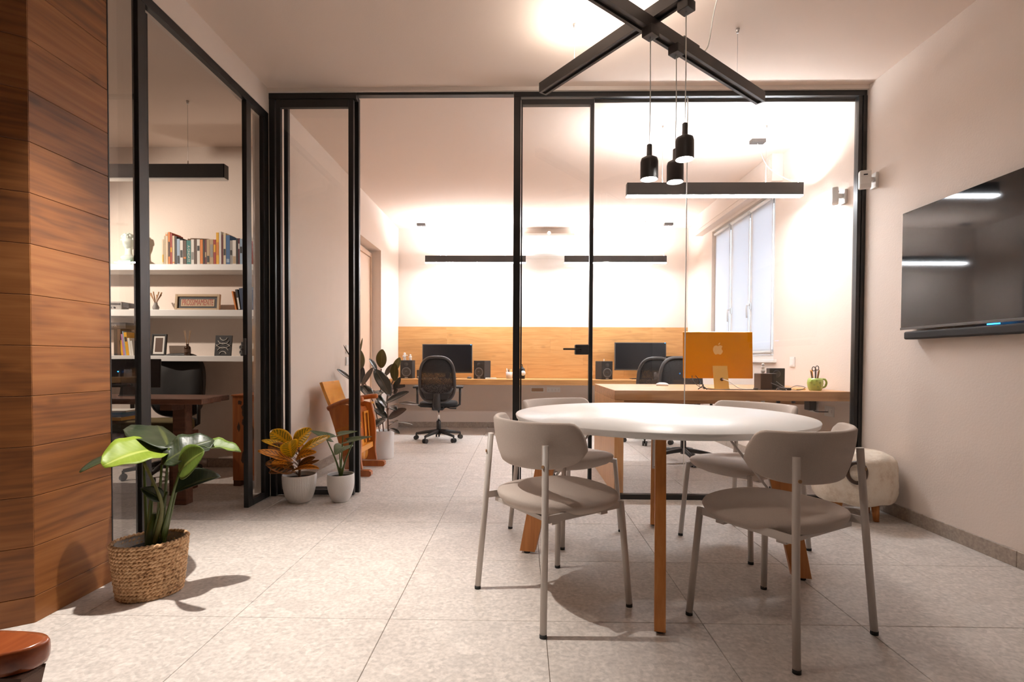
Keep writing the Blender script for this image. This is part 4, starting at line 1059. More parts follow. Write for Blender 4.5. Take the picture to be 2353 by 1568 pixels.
# ------------------------------------------------------------ office chairs
def office_chair(label, solid=False):
    e = thing('office_chair', label, 'office chair', group='black wheeled office chairs')
    for k in range(5):
        a_ = math.radians(90 + 72 * k + 8); c, s = math.cos(a_), math.sin(a_)
        MB().tube([(c * .02, s * .02, .115), (c * .16, s * .16, .10), (c * .29, s * .29, .080)], [.026, .021, .015], 8).build('base_leg', 'black', e)
        cs = MB()
        for t in (-.016, .016):
            ctr = Vector((c * .29 - s * t, s * .29 + c * t, .028)); d = Vector((-s, c, 0)) * .010
            cs.tube([ctr - d, ctr + d], .0275, 16)
        cs.tube([(c * .29, s * .29, .03), (c * .29, s * .29, .082)], .010, 8)
        cs.build('caster', 'black', e)
    MB().lathe([(.028, .075), (.028, .24), (.024, .245)], n=20).build('gas_column', 'black', e)
    MB().lathe([(.014, .24), (.014, .40)], n=16).build('piston', 'chrome', e)
    bx('mechanism', (-.07, -.14, .385), (.07, .11, .43), 'black', e, .012)
    MB().tube([(.06, 0, .405), (.10, -.02, .415), (.14, -.02, .40), (.22, -.02, .40)], [.006, .006, .006, .010], 8).build('lever', 'black', e)
    rings = []
    for sc, z in ((.02, .432), (.8, .432), (.95, .44), (1, .455), (.98, .475), (.9, .487), (.6, .492), (.02, .49)):
        rings.append([(x * sc, y * sc + .03, z) for x, y in superell(.235, .225, 32, 3)])
    MB().rings(rings).build('seat', 'mesh_seat', e)
    # back
    def ring_pts(w0, zb, zt, yb, n=44, p=3.0):
        out = []
        for x, z in superell(1, 1, n, p):
            zz = (zb + zt) / 2 + z * (zt - zb) / 2
            f = (zz - .5) / .55
            w = w0 * (1.0 - .12 * f * f) if not solid else w0
            y = -.215 + yb - .03 * math.sin(PI * min(1, max(0, f))) + .055 * abs(x) ** 2.2 - .05 * f * f
            out.append(Vector((x * w, y, zz)))
        return out
    rp = ring_pts(.215, .50, 1.035, 0, p=3.2)
    MB().tube(rp, .019, 10, closed=True).build('back_frame', 'graphite', e)
    n = len(rp); ctr = sum(rp, Vector()) / n + Vector((0, -.02, 0))
    vs = [ctr] + [ctr.lerp(p, .5) for p in rp] + rp
    fs = [(0, 1 + i, 1 + (i + 1) % n) for i in range(n)] + [(1 + i, 1 + n + i, 1 + n + (i + 1) % n, 1 + (i + 1) % n) for i in range(n)]
    o = MB().add(vs, fs, 0, True).build('back_mesh', 'black_soft' if solid else 'net', e)
    md = o.modifiers.new('thickness', 'SOLIDIFY'); md.thickness = .035 if solid else .002
    if not solid:
        low = [Vector((x * .185, -.248 + .03 * x * x, .665 - .085 * math.sqrt(max(0, 1 - x * x)))) for x in [i / 10 - 1 for i in range(21)]]
        MB().tube(low, .015, 8).build('lumbar_bar', 'graphite', e)
        bx('lower_back', (-.14, -.262, .53), (.14, -.245, .60), 'black', e, .006)
    MB().tube([(0, -.10, .405), (0, -.20, .41), (0, -.262, .46), (0, -.268, .60)], [.04, .045, .05, .045], 8, flat=.45).build('back_support', 'black', e)
    for s in (-1, 1):
        MB().tube([(s * .06, .0, .418), (s * .22, -.01, .425), (s * .262, -.01, .45), (s * .265, -.01, .56), (s * .265, -.01, .655)], [.016, .016, .018, .018, .020], 8, flat=.8).build('arm_post', 'black', e)
        bx('arm_pad', (s * .265 - .042, -.12, .655), (s * .265 + .042, .13, .68), 'black', e, .010, 3)
    return e
oc = office_chair('black mesh office chair facing the left half of the far desk')
oc.location = (-1.035, 6.46, 0); oc.rotation_euler = (0, 0, .06)
dup(oc, (1.56, 6.42, 0), .12, 'black mesh office chair facing the right half of the far desk')
dup(oc, (1.62, 5.22, 0), PI - .12, 'black mesh office chair tucked at the front desk behind the orange computer')
oc2 = office_chair('black office chair with solid back behind the dark desk in the side office', True)
oc2.location = (-3.02, 4.34, 0); oc2.rotation_euler = (0, 0, PI + .12)

# ------------------------------------------------------------ side office: shelves and what stands on them
SHZ = []
for k, (pt, pb, nm) in enumerate(((607, 621, 'top'), (712, 727, 'middle'), (818, 831, 'bottom'))):
    zt, zb = at(450, pt, y=4.49).z, at(450, pb, y=4.49).z
    SHZ.append(zt)
    e = thing('wall_shelf', nm + ' of the three thick white shelves in the side office', 'shelf', (0, 0, 0), group='white shelves of the side office')
    bx('board', (X0 + .002, 4.49, zb), (XD - .032, YS - .0015, zt), 'white_paint', e, .003)
    bx('wall_rail', (X0 + .002, YS - .0014, zb + .004), (XD - .032, YS - .0004, zt - .004), 'white_paint', e)
plain('bk_cream', (.66, .54, .38), .7); plain('bk_white', (.74, .70, .64), .7); plain('bk_orange', (.66, .20, .03), .6); plain('bk_red', (.36, .045, .03), .6)
plain('bk_black', (.03, .027, .026), .6); plain('bk_brown', (.10, .055, .035), .6); plain('bk_teal', (.02, .17, .15), .6); plain('bk_tan', (.48, .35, .22), .7)
plain('bk_yellow', (.75, .38, .02), .6); plain('bk_blue', (.05, .13, .28), .6); plain('bk_sky', (.30, .40, .52), .6); plain('bk_maroon', (.13, .025, .03), .6)
plain('bk_grey', (.32, .30, .28), .7); plain('bk_pink', (.50, .22, .42), .6); plain('bk_navy', (.03, .05, .10), .6); plain('bk_ltblue', (.06, .26, .45), .6)
CN = {'bk_cream': 'cream', 'bk_white': 'white', 'bk_orange': 'orange', 'bk_red': 'red', 'bk_black': 'black', 'bk_brown': 'brown', 'bk_teal': 'teal', 'bk_tan': 'tan', 'bk_yellow': 'yellow', 'bk_blue': 'blue', 'bk_sky': 'pale blue', 'bk_maroon': 'maroon', 'bk_grey': 'grey', 'bk_pink': 'pink', 'bk_navy': 'navy', 'bk_ltblue': 'bright blue'}
def book(label, w, h, d, cover, group, T, band=None, name='book', txt=None):
    "spine faces -y; origin at the bottom left of the spine"
    e = bpy.data.objects.new(name, None); COL.objects.link(e); e.matrix_world = T
    tag(e, label, 'book', group)
    c = .0018
    mb = MB().box((0, 0, 0), (c, d, h)).box((w - c, 0, 0), (w, d, h)).box((0, -.001, 0), (w, c, h)); mb.build('cover', cover, e)
    bx('pages', (c + .0002, c, .003), (w - c - .0002, d - .004, h - .004), 'paper', e)
    if band: bx('spine_label', (w * .12, -.0018, h * band[1]), (w * .88, -.0011, h * band[2]), band[0], e)
    if txt: text('spine_title', txt, w * .78, 'bk_white', e, Matrix.Translation((w * .5, -.0016, h * .45)) @ Matrix.Rotation(PI / 2, 4, 'X') @ Matrix.Rotation(-PI / 2, 4, 'Z'), .0004)
    return e
ORD = ['first', 'second', 'third', 'fourth', 'fifth', 'sixth', 'seventh', 'eighth', 'ninth', 'tenth', 'eleventh', 'twelfth', 'thirteenth', 'fourteenth', 'fifteenth', 'sixteenth', 'seventeenth', 'eighteenth', 'nineteenth', 'twentieth', 'twenty-first', 'twenty-second', 'twenty-third', 'twenty-fourth', 'twenty-fifth', 'twenty-sixth', 'twenty-seventh', 'twenty-eighth', 'twenty-ninth', 'thirtieth', 'thirty-first', 'thirty-second']
rowb = [(587, 605, 290, 'bk_cream', ('bk_yellow', .1, .4)), (605, 618, 255, 'bk_cream', None), (618, 645, 225, 'bk_cream', ('bk_orange', .9, .94)), (645, 665, 220, 'bk_orange', ('bk_black', .25, .7)), (665, 685, 232, 'bk_red', ('bk_yellow', .4, .55)), (685, 708, 255, 'bk_cream', ('bk_orange', .06, .1)), (708, 728, 260, 'bk_black', None), (728, 757, 285, 'bk_sky', ('bk_black', .05, .35)), (757, 787, 300, 'bk_white', ('bk_black', .3, .6)), (787, 820, 300, 'bk_brown', ('bk_orange', .25, .32)), (820, 862, 300, 'bk_teal', None), (862, 892, 290, 'bk_white', ('bk_grey', .2, .5)), (892, 918, 290, 'bk_brown', None), (918, 948, 290, 'bk_white', ('bk_black', .55, .75)), (948, 976, 292, 'bk_orange', ('bk_white', .0, .04)), (976, 992, 295, 'bk_black', None), (992, 1010, 292, 'bk_maroon', ('bk_tan', .3, .5)), (1010, 1040, 290, 'bk_tan', ('bk_black', .1, .35)), (1040, 1075, 290, 'bk_tan', ('bk_grey', .3, .8)), (1075, 1100, 292, 'bk_red', ('bk_yellow', .5, .8)), (1100, 1128, 225, 'bk_yellow', ('bk_orange', .3, .7)), (1128, 1150, 215, 'bk_white', None), (1150, 1168, 250, 'bk_maroon', None), (1168, 1194, 230, 'bk_cream', ('bk_black', .3, .5)), (1194, 1232, 250, 'bk_blue', ('bk_sky', .08, .2)), (1232, 1255, 300, 'bk_grey', ('bk_black', .4, .6)), (1255, 1290, 298, 'bk_white', ('bk_tan', .05, .35)), (1290, 1310, 280, 'bk_black', None), (1310, 1325, 280, 'bk_maroon', ('bk_white', .6, .8)), (1325, 1350, 285, 'bk_sky', ('bk_black', .45, .7)), (1350, 1366, 280, 'bk_navy', None), (1366, 1384, 280, 'bk_red', None)]
yb = 4.53
for k, (a, b, t, m_, band) in enumerate(rowb):
    pa, pb_ = at(230 + a * .2423, 480 + t * .2423, y=yb), at(230 + b * .2423, 607, y=yb)
    T = Matrix.Translation((pa.x + .0004, yb, SHZ[0] + .0006))
    book('%s book, %s from the left in the row on the top shelf' % (CN[m_], ORD[k]), pb_.x - pa.x - .0008, pa.z - SHZ[0] - .001, .15, m_, 'books on the top shelf', T, band, txt='A ONDATE' if m_ == 'bk_teal' else None)
def zp(px, py, y): return at(px, py, y=y)
# middle shelf: leaning books
for k, (px, w, h, d, m_, tilt, lab, band) in enumerate((
        (541, .012, .170, .12, 'bk_orange', -.20, 'thin orange book leaning at the right end of the middle shelf', None),
        (548, .020, .185, .13, 'bk_black', -.16, 'black book with white spine print leaning on the middle shelf', ('bk_white', .05, .6)),
        (555, .040, .195, .14, 'bk_navy', -.12, 'thick dark book leaning near the right end of the middle shelf', None),
        (567, .016, .215, .14, 'bk_blue', .0, 'blue and white book upright at the right end of the middle shelf', ('bk_white', .5, .95)))):
    q = zp(px, 711, 4.55)
    T = Matrix.Translation((q.x, 4.55, SHZ[1] + .0012 + (w * abs(math.sin(tilt)) if tilt > 0 else 0))) @ Matrix.Rotation(tilt, 4, 'Y')
    book(lab, w, h, d, m_, 'books on the middle shelf', T, band)
# the sign
a, b = zp(400, 675, 4.58), zp(503, 711, 4.58)
w, h = b.x - a.x, a.z - SHZ[1] - .002
e = thing('framed_sign', 'small framed vintage sign with red lettering on the middle shelf', 'sign', ((a.x + b.x) / 2, 4.58, SHZ[1] + .001))
TL = Matrix.Rotation(math.radians(-6), 4, 'X')
mb = MB()
for A, B in (((-w / 2, 0), (-w / 2 + .022, h)), ((w / 2 - .022, 0), (w / 2, h)), ((-w / 2 + .022, 0), (w / 2 - .022, .022)), ((-w / 2 + .022, h - .022), (w / 2 - .022, h))):
    mb.box((A[0], 0, A[1]), (B[0], .022, B[1]), 0, TL)
mb.build('frame', 'bk_tan', e, .002)
MB().box((-w / 2 + .0225, .012, .0225), (w / 2 - .0225, .02, h - .0225), 0, TL).build('mount', 'bk_black', e)
MB().box((-w / 2 + .05, .0095, .040), (w / 2 - .05, .0118, h - .045), 0, TL).build('sign_sheet', 'bk_tan', e)
text('lettering', 'PROSSIMAMENTE', .078, 'bk_red', e, TL @ Matrix.Translation((0, .0090, h * .49)) @ Matrix.Rotation(PI / 2, 4, 'X'), .0004, sx=.47)
# vintage gadget on the left of the middle shelf
q = zp(270, 711, 4.58); e = thing('vintage_radio', 'grey and black vintage radio on the middle shelf behind the glass', 'radio', (q.x, 4.58, SHZ[1] + .0006))
bx('body', (-.10, -.03, 0), (.06, .06, .075), 'bk_grey', e, .006); bx('dial_strip', (-.09, -.0325, .045), (.05, -.0302, .062), 'bk_black', e)
bx('lens_block', (.0605, -.02, .02), (.12, .05, .065), 'black', e, .008)
for k in range(3): MB().tube([(-.07 + k * .035, -.0302, .022), (-.07 + k * .035, -.037, .022)], .008, 12).build('knob', 'black', e)
q = zp(358, 711, 4.60); e = thing('grass_vase', 'small vase of dried stalks on the middle shelf behind the black post', 'vase', (q.x, 4.60, SHZ[1] + .0006))
MB().lathe([(.0001, 0), (.022, 0), (.028, .03), (.014, .06), (.016, .07)], n=16, cap=False).build('vase', 'bk_grey', e)
for k in range(9):
    a_ = k * 2.4; c, s = math.cos(a_), math.sin(a_)
    MB().tube([(0, 0, .05), (c * .02, s * .02, .10), (c * .05, s * .035, .145 + .01 * (k % 3))], [.001, .003, .006], 6).build('stalk', 'reed', e)
# bottom shelf
q = zp(362, 816, 4.60); e = thing('framed_picture', 'dark framed brown picture with white mat on the bottom shelf', 'picture', (q.x, 4.60, SHZ[2] + .001))
TL = Matrix.Rotation(math.radians(-7), 4, 'X'); w, h = .135, at(362, 767, y=4.6).z - SHZ[2] - .002
mb = MB()
for A, B in (((-w / 2, 0), (-w / 2 + .015, h)), ((w / 2 - .015, 0), (w / 2, h)), ((-w / 2 + .015, 0), (w / 2 - .015, .015)), ((-w / 2 + .015, h - .015), (w / 2 - .015, h))): mb.box((A[0], 0, A[1]), (B[0], .018, B[1]), 0, TL)
mb.build('frame', 'black', e, .002)
MB().box((-w / 2 + .0152, .008, .0152), (w / 2 - .0152, .016, h - .0152), 0, TL).build('mat', 'bk_white', e)
MB().box((-w / 2 + .034, .0065, .034), (w / 2 - .034, .0078, h - .034), 0, TL).build('print', 'bk_brown', e)
q = zp(431, 816, 4.58); e = thing('reed_diffuser', 'dark glass bottle with fragrance reeds on the bottom shelf', 'diffuser', (q.x, 4.58, SHZ[2] + .0006))
hb = at(431, 791, y=4.58).z - SHZ[2]; ht = at(431, 760, y=4.58).z - SHZ[2]
MB().lathe([(.0001, 0), (.024, 0), (.026, .004), (.026, hb * .68), (.020, hb * .80), (.011, hb * .84), (.011, hb), (.0001, hb)], n=24, cap=False).build('bottle', 'amber', e)
MB().lathe([(.0264, hb * .28), (.0264, hb * .55)], n=24, cap=False).build('paper_label', 'bk_brown', e)
for k, dx in enumerate((-.026, -.018, .022, .030, .016)): MB().tube([(-dx * .2, 0, hb * .3), (dx, .004 * k - .008, ht)], .0018, 6).build('reed', 'reed', e)
a, b = zp(492, 816, 4.58), zp(533, 770, 4.58)
e = thing('patterned_tile', 'black decorative tile with white leaf-shaped curves leaning on the bottom shelf', 'tile', ((a.x + b.x) / 2 - .008, 4.585, SHZ[2] + .001), .08)
w, h = .145, b.z - SHZ[2] - .002; TL = Matrix.Rotation(math.radians(-9), 4, 'X') @ Matrix.Shear('XZ', 4, (0, 0)) if False else Matrix.Rotation(math.radians(-9), 4, 'X')
MB().box((-w / 2, 0, 0), (w / 2, .012, h), 0, TL).build('tile_body', 'bk_black', e, .002)
def arc(cx, cz, r, a0, a1, flip=1):
    return [TL @ Vector((cx + r * math.cos(math.radians(t)), -.0012, cz + r * math.sin(math.radians(t)))) for t in range(a0, a1 + 1, 10)]
for cx, cz, r, a0, a1 in ((0, h * .86, .052, 205, 335), (0, h * .14, .052, 25, 155), (0, h * .78, .075, 215, 325), (0, h * .22, .075, 35, 145), (0, h * .92, .030, 190, 350), (0, h * .06, .030, 10, 170)):
    MB().tube(arc(cx, cz, r, a0, a1), .0055, 6, flat=.35).build('curve', 'bk_white', e)
q = zp(562, 816, 4.57); e = thing('twin_lens_camera', 'old black twin-lens camera at the right end of the bottom shelf', 'camera', (q.x + .01, 4.57, SHZ[2] + .0006), -.5)
bx('body', (-.035, -.03, 0), (.035, .04, .10), 'black', e, .006); bx('hood', (-.03, -.025, .1005), (.03, .03, .125), 'black', e, .004)
for z_ in (.032, .075): MB().lathe([(.018, 0), (.018, .018), (.012, .018), (.010, .010), (.0001, .010)], n=20).build('lens', 'grey_plastic', e).matrix_local = Matrix.Translation((0, -.0305, z_)) @ Matrix.Rotation(PI / 2, 4, 'X')
MB().tube([(.0355, 0, .04), (.046, 0, .04)], .010, 12).build('crank', 'steel', e)
lb = [(262, .030, .235, 'bk_black', 0, 'tall black book, leftmost visible on the bottom shelf', None), (270, .03, .235, 'bk_brown', 0, 'dark brown book second from the left on the bottom shelf', None), (276, .018, .135, 'bk_yellow', -.06, 'short yellow book leaning on the bottom shelf', None), (280.5, .013, .19, 'bk_pink', -.10, 'pink book leaning on the bottom shelf', None), (285, .010, .215, 'bk_sky', -.13, 'thin pale blue book leaning on the bottom shelf', None), (289, .026, .205, 'bk_yellow', -.14, 'tall yellow book leaning on the bottom shelf', ('bk_black', .6, .8)), (302, .018, .155, 'bk_white', -.17, 'white book leaning beside the tall yellow one', None), (312, .018, .13, 'bk_white', -.22, 'shorter white book leaning at the end of the bottom shelf row', None)]
xc = zp(262, 816, 4.56).x
for px, w, h, m_, tilt, lab, band in lb:
    t_ = 0 if tilt == 0 else -.12
    if tilt != 0 and m_ == 'bk_yellow' and w == .018: xc += .004
    T = Matrix.Translation((xc, 4.56, SHZ[2] + .0012)) @ Matrix.Rotation(t_, 4, 'Y')
    book(lab, w, h, .13, m_, 'books on the bottom shelf', T, band)
    xc += w / math.cos(t_) + .0015
q = zp(280, 757, 4.56); e = thing('slip_case', 'long black box with pale lettering above the leaning books', 'box', (q.x - .055, 4.62, 0))
za = SHZ[2] + .2375; zb_ = za + .055
bx('box', (-.16, -.06, za), (.09, .06, zb_), 'bk_black', e, .002)
text('lettering', 'FMR', (zb_ - za) * .6, 'bk_grey', e, Matrix.Translation((-.02, -.0605, (za + zb_) / 2)) @ Matrix.Rotation(PI / 2, 4, 'X'), .0004)
# generic classical bust on a mint block
q = zp(294, 607, 4.60); bz = SHZ[0] + .0006
e = thing('plaster_bust', 'pale mint curly-haired classical bust on the top shelf behind the glass', 'bust', (q.x, 4.61, bz))
bx('plinth', (-.058, -.055, 0), (.058, .055, .046), 'bust_block', e, .002)
k = .00382
MB().lathe([(.0001, .047), (.050, .047), (.056, .058), (.066, .072), (.068, .080), (.05, .092), (.034, .100), (.030, .118), (.029, .15), (.030, .17), (.0001, .17)], n=28, cap=False, sy=.75).build('neck', 'bust', e)
rings = []
for i in range(15):
    t = i / 14; z_ = .140 + t * .145
    r_ = [.004, .020, .030, .036, .040, .043, .0455, .047, .0485, .049, .048, .045, .039, .027, .004][i]
    rg = []
    for j in range(28):
        a_ = 2 * PI * j / 28; x, y = r_ * math.cos(a_), r_ * 1.12 * math.sin(a_)
        fr = max(0, -math.sin(a_)) ** 6
        y += -.004 * fr + (-.014 * fr ** 3 * math.exp(-((t - .42) / .08) ** 2)) + (.006 * fr * math.exp(-((t - .56) / .05) ** 2)) - .006 * fr * math.exp(-((t - .18) / .06) ** 2)
        rg.append((x, y + .006, z_))
    rings.append(rg)
MB().rings(rings).build('head', 'bust', e)
mb = MB(); rr = random.Random(3)
for i in range(64):
    a_ = rr.uniform(0, 2 * PI); t = rr.uniform(.62, 1.0)
    if math.sin(a_) < -.5 and t < .78: t = rr.uniform(.8, 1)
    r_ = .050 * math.sqrt(max(.02, 1 - ((t - .62) / .42) ** 2)); z_ = .140 + t * .145
    c_ = Vector((r_ * math.cos(a_), r_ * 1.12 * math.sin(a_) + .006, z_)); R_ = rr.uniform(.009, .014)
    mb.lathe([(max(.0003, R_ * math.sin(PI * m / 5)), -R_ * math.cos(PI * m / 5)) for m in range(6)], tuple(c_), 8)
mb.build('curly_hair', 'bust', e)
q = zp(311, 607, 4.60); tag(bx('storage_box', (q.x - .002, 4.56, bz), (q.x + .07, 4.68, bz + .038), 'green_box', None, .002), 'small olive box beside the bust on the top shelf', 'box')

# ------------------------------------------------------------ side office: furniture
DKZ = .742
DK = thing('rustic_desk', 'dark rustic wooden desk with thick top in the side office', 'desk', (0, 0, 0))
for k in range(3): bx('board', (-4.1, 3.32 + k * .137, .704), (-2.10 + (.03, .0, -.02)[k], 3.455 + k * .137, .742), 'wood_rustic', DK, .006)
for x, y in ((-2.335, 3.53), (-3.95, 3.53)):
    bx('leg', (x - .045, y - .04, 0), (x + .045, y + .04, .7035), 'wood_rustic', DK, .006)
bx('foot_beam', (-2.375, 3.36, .66), (-2.295, 3.489, .7035), 'wood_rustic', DK, .004)
bx('stretcher', (-3.904, 3.50, .33), (-2.381, 3.56, .39), 'wood_rustic', DK, .004)
plain('mac_dark', (.03, .027, .026), .3)
q = at(285, 900, y=3.55); ml = allinone('dark all-in-one computer seen from behind on the desk of the side office', (-2.73, 3.58, .7425), .42, .80, 1.0, 'mac_dark', 'mac_dark', 0, 'black')
q = at(269, 855, y=3.56); bx('status_light', (.01, 0, 0), (.018, .002, .005), 'led_blue', ml).location = (q.x - ml.location.x, -.03, q.z - .7425)
BN = thing('cushioned_bench', 'wooden bench with olive cushion under the desk in the side office', 'bench', (-2.88, 3.87, 0))
bx('cushion', (-.55, -.13, .452), (.35, .12, .545), 'olive', BN, .03, 4)
bx('seat_frame', (-.56, -.14, .385), (.36, .13, .451), 'wood_rustic', BN, .004)
for x in (-.53, .33):
    for y in (-.11, .10): bx('leg', (x - .025, y - .025, 0), (x + .025, y + .025, .384), 'wood_rustic', BN, .003)
for k, (m_, h, lab, w) in enumerate((('bk_yellow', .024, 'yellow magazine at the bottom of the stack on the olive cushion', .26), ('bk_blue', .016, 'dark blue magazine in the stack on the olive cushion', .25), ('bk_ltblue', .018, 'bright blue magazine near the top of the stack on the olive cushion', .24), ('bk_white', .012, 'white magazine on top of the stack on the olive cushion', .28))):
    z_ = .5458 + sum((.024, .016, .018, .012)[:k]) + .0006 * k
    e = thing('magazine', lab, 'magazine', (-3.06, 3.83, z_), .05 * k, 'stacked magazines on the bench')
    bx('cover', (-w / 2, -.09, 0), (w / 2, .09, .0015), m_, e); bx('pages', (-w / 2 + .002, -.088, .0016), (w / 2 - .002, .088, h - .0016), m_, e); bx('cover', (-w / 2, -.09, h - .0015), (w / 2, .09, h), m_, e)
CB = thing('worn_cabinet', 'worn orange wooden cabinet with dark patches in the side office corner', 'cabinet', (-2.27, 4.03, 0))
bx('body', (0, 0, .045), (.235, .42, .71), 'wood_red', CB, .004)
for x in (.03, .205):
    for y in (.03, .39): bx('leg', (x - .028, y - .025, 0), (x + .028, y + .025, .0445), 'wood_rustic', CB, .002)
bx('top', (-.006, -.006, .7102), (.24, .42, .722), 'wood_red', CB, .002)
rr = random.Random(5)
for cx, cz, w_, h_ in ((.10, .60, .035, .05), (.095, .24, .03, .07), (.05, .47, .012, .04), (.09, .50, .02, .03), (.06, .66, .02, .02), (.16, .42, .03, .06), (.13, .55, .015, .05)):
    pts = []
    for i in range(12):
        a_ = 2 * PI * i / 12; r_ = rr.uniform(.6, 1.1); pts.append((cx + w_ * r_ * math.cos(a_), cz + h_ * r_ * math.sin(a_)))
    MB().prism(pts, .0008, 0, Matrix.Translation((0, -.0012, 0))).build('paint_wear', 'leather_dark', CB)

# ------------------------------------------------------------ folding cinema seat
CS = thing('cinema_seat', 'vintage orange-brown folding wooden cinema seat numbered 12 by the left wall', 'seat', (0, 0, 0))
yn, yf = 4.43, 4.87
def spline2(p, k=5): return [(q.x, q.z) for q in smooth([(a, 0, b) for a, b in p], k)]
back_e = spline2([(-1.655, .575), (-1.60, .40), (-1.545, .20), (-1.515, .06)])
front_e = spline2([(-1.365, .06), (-1.378, .16), (-1.375, .30), (-1.385, .44), (-1.42, .60)])
poly = back_e + front_e + spline2([(-1.42, .60), (-1.53, .615), (-1.655, .575)])[1:-1]
for y in (yn, yf):
    sd = MB().prism(poly, .032, 0, Matrix.Translation((0, y - .016, 0))).build('side_panel', 'wood_cinema', CS, .004)
    arm = spline2([(-1.665, .560), (-1.60, .595), (-1.52, .625), (-1.44, .640), (-1.36, .648)], 5)
    MB().tube([(x, y, z + .014) for x, z in arm], [.020] + [.024] * (len(arm) - 2) + [.020], 10, flat=1).build('armrest', 'wood_cinema', CS)
    ft = [(-1.57, .0), (-1.30, .0), (-1.285, .012), (-1.287, .04), (-1.305, .052), (-1.555, .055), (-1.572, .04)]
    MB().prism(ft, .055, 0, Matrix.Translation((0, y - .0275, 0))).build('foot_runner', 'wood_cinema', CS, .006)
    MB().tube([(-1.40, y - .018, .60), (-1.40, y - .022, .60)], .012, 12).build('bolt', 'mac_light', CS)
bk = spline2([(-1.745, .80), (-1.70, .68), (-1.655, .57), (-1.60, .42), (-1.575, .36)], 4)
poly = bk + [(x + .024, z + .008) for x, z in reversed(bk)]
MB().prism(poly, yf - yn - .034, 0, Matrix.Translation((0, yn + .017, 0))).build('backrest', 'wood_cinema_back', CS, .003)
# folded seat: a shallow box standing upright, rounded lower edge
seat = [(-1.535, .22), (-1.500, .16), (-1.468, .165), (-1.435, .22), (-1.440, .40), (-1.455, .55), (-1.490, .565), (-1.520, .54)]
so = MB().prism(spline2(seat + [seat[0]], 4)[:-1], yf - yn - .05, 0, Matrix.Translation((0, yn + .025, 0))).build('folding_seat', 'wood_cinema', CS, .003)
T = rotT((-1.432, (yn + yf) / 2, .40), ry_=math.radians(-4))
MB().box((-.002, .05, -.15), (.006, .075, .13), 0, T).box((-.002, .155, -.15), (.006, .18, .13), 0, T).box((-.002, .075, .11), (.006, .155, .13), 0, T).build('seat_rib', 'wood_cinema_back', so, .002)
MB().box((-.006, -.19, -.215), (.026, .19, -.165), 0, T).build('front_bar', 'wood_cinema_back', CS, .004)
text('number', '12', .075, 'bk_yellow', CS, T @ Matrix.Translation((.012, -.10, .02)) @ Matrix.Rotation(PI / 2, 4, 'Z') @ Matrix.Rotation(PI / 2, 4, 'X'), .001)
MB().tube([(-1.46, yn + .018, .17), (-1.46, yf - .018, .17)], .012, 10).build('cross_bar', 'wood_cinema', CS)
mb = MB(); mb.lathe([(.0001, 0), (.11, 0), (.115, .012), (.11, .024), (.0001, .024)], n=28, cap=False)
T2 = Matrix.Translation((-1.445, (yn + yf) / 2, .215)) @ Matrix.Rotation(math.radians(80), 4, 'Y'); mb.v = [T2 @ p for p in mb.v]
mb.build('round_seat_edge', 'wood_cinema_back', CS)

# ------------------------------------------------------------ polished wooden armchair at the lower left corner
AC = thing('lounge_chair', 'polished dark wooden chair arm at the lower left corner, nearest the viewer', 'chair', (0, 0, 0))
pa = [(-1.75, .84), (-1.18, .875), (-1.04, .90), (-.945, .94), (-.922, .975), (-.935, 1.005), (-1.0, 1.02), (-1.2, 1.02), (-1.75, .99)]
zt = .452
mb = MB(); pts = smooth([(x, y, 0) for x, y in pa], 5); n = len(pts)
cx = sum((p.x for p in pts)) / n; cy = sum((p.y for p in pts)) / n
rings = []
for sc, z_ in ((.80, zt - .046), (.93, zt - .044), (.985, zt - .034), (1, zt - .02), (.985, zt - .007), (.94, zt - .001), (.80, zt)):
    rings.append([(cx + (p.x - cx) * (1 - (1 - sc) * .22), cy + (p.y - cy) * sc, z_) for p in pts])
mb.rings(rings); mb.build('armrest', 'wood_armchair', AC)
plain('chair_cloth', (.15, .085, .06), .8, bump=.3, bscale=600)
MB().prism([(-1.70, .10), (-1.0, .10), (-.925, zt - .047), (-1.70, zt - .047)], .05, 0, Matrix.Translation((0, .935, 0))).build('side_panel', 'chair_cloth', AC, .012, 3)
for x in (-1.06, -1.66): MB().tube([(x - .02, .95, 0), (x, .95, .11)], [.016, .024], 12).build('leg', 'wood_armchair', AC)

# ------------------------------------------------------------ plants
CAMUP = Vector((0, -1, .25))
# wicker basket with the large-leaved plant
BC = Vector((-1.583, 2.175, 0)); BA, BB, BR = .136, .110, math.radians(35)
BK = thing('wicker_basket', 'oval woven wicker basket planter in front of the wood clad wall', 'basket', BC, BR)
NR = 15; BH = .235
strand = []
for k in range(NR):
    z_ = .008 + (BH - .016) * k / (NR - 1); f = .84 + .16 * (k / (NR - 1)) ** .8
    for ph in (0, PI):
        ring = []
        for j in range(96):
            a_ = 2 * PI * j / 96; w = 24 * a_ + ph + (k % 2) * .8
            r_ = 1 + .030 * math.cos(w)
            ring.append(Vector((BA * f * r_ * math.cos(a_), BB * f * r_ * math.sin(a_), z_ + .0045 * math.sin(w))))
        strand.append((k, ring))
for k in range(NR):
    mb = MB()
    for kk, ring in strand:
        if kk == k: mb.tube(ring, .0062, 6, closed=True)
    mb.build('woven_row', 'wicker', BK)
mb = MB(); mb.lathe([(.0001, .006), (.80, .006), (.965, BH - .02), (.945, BH - .03), (.80, .02), (.0001, .02)], n=48, cap=False)
mb.v = [Vector((p.x * BA, p.y * BB, p.z)) for p in mb.v]; mb.build('inner_wall', 'wicker', BK)
mb = MB(); rr = random.Random(2); rings = []
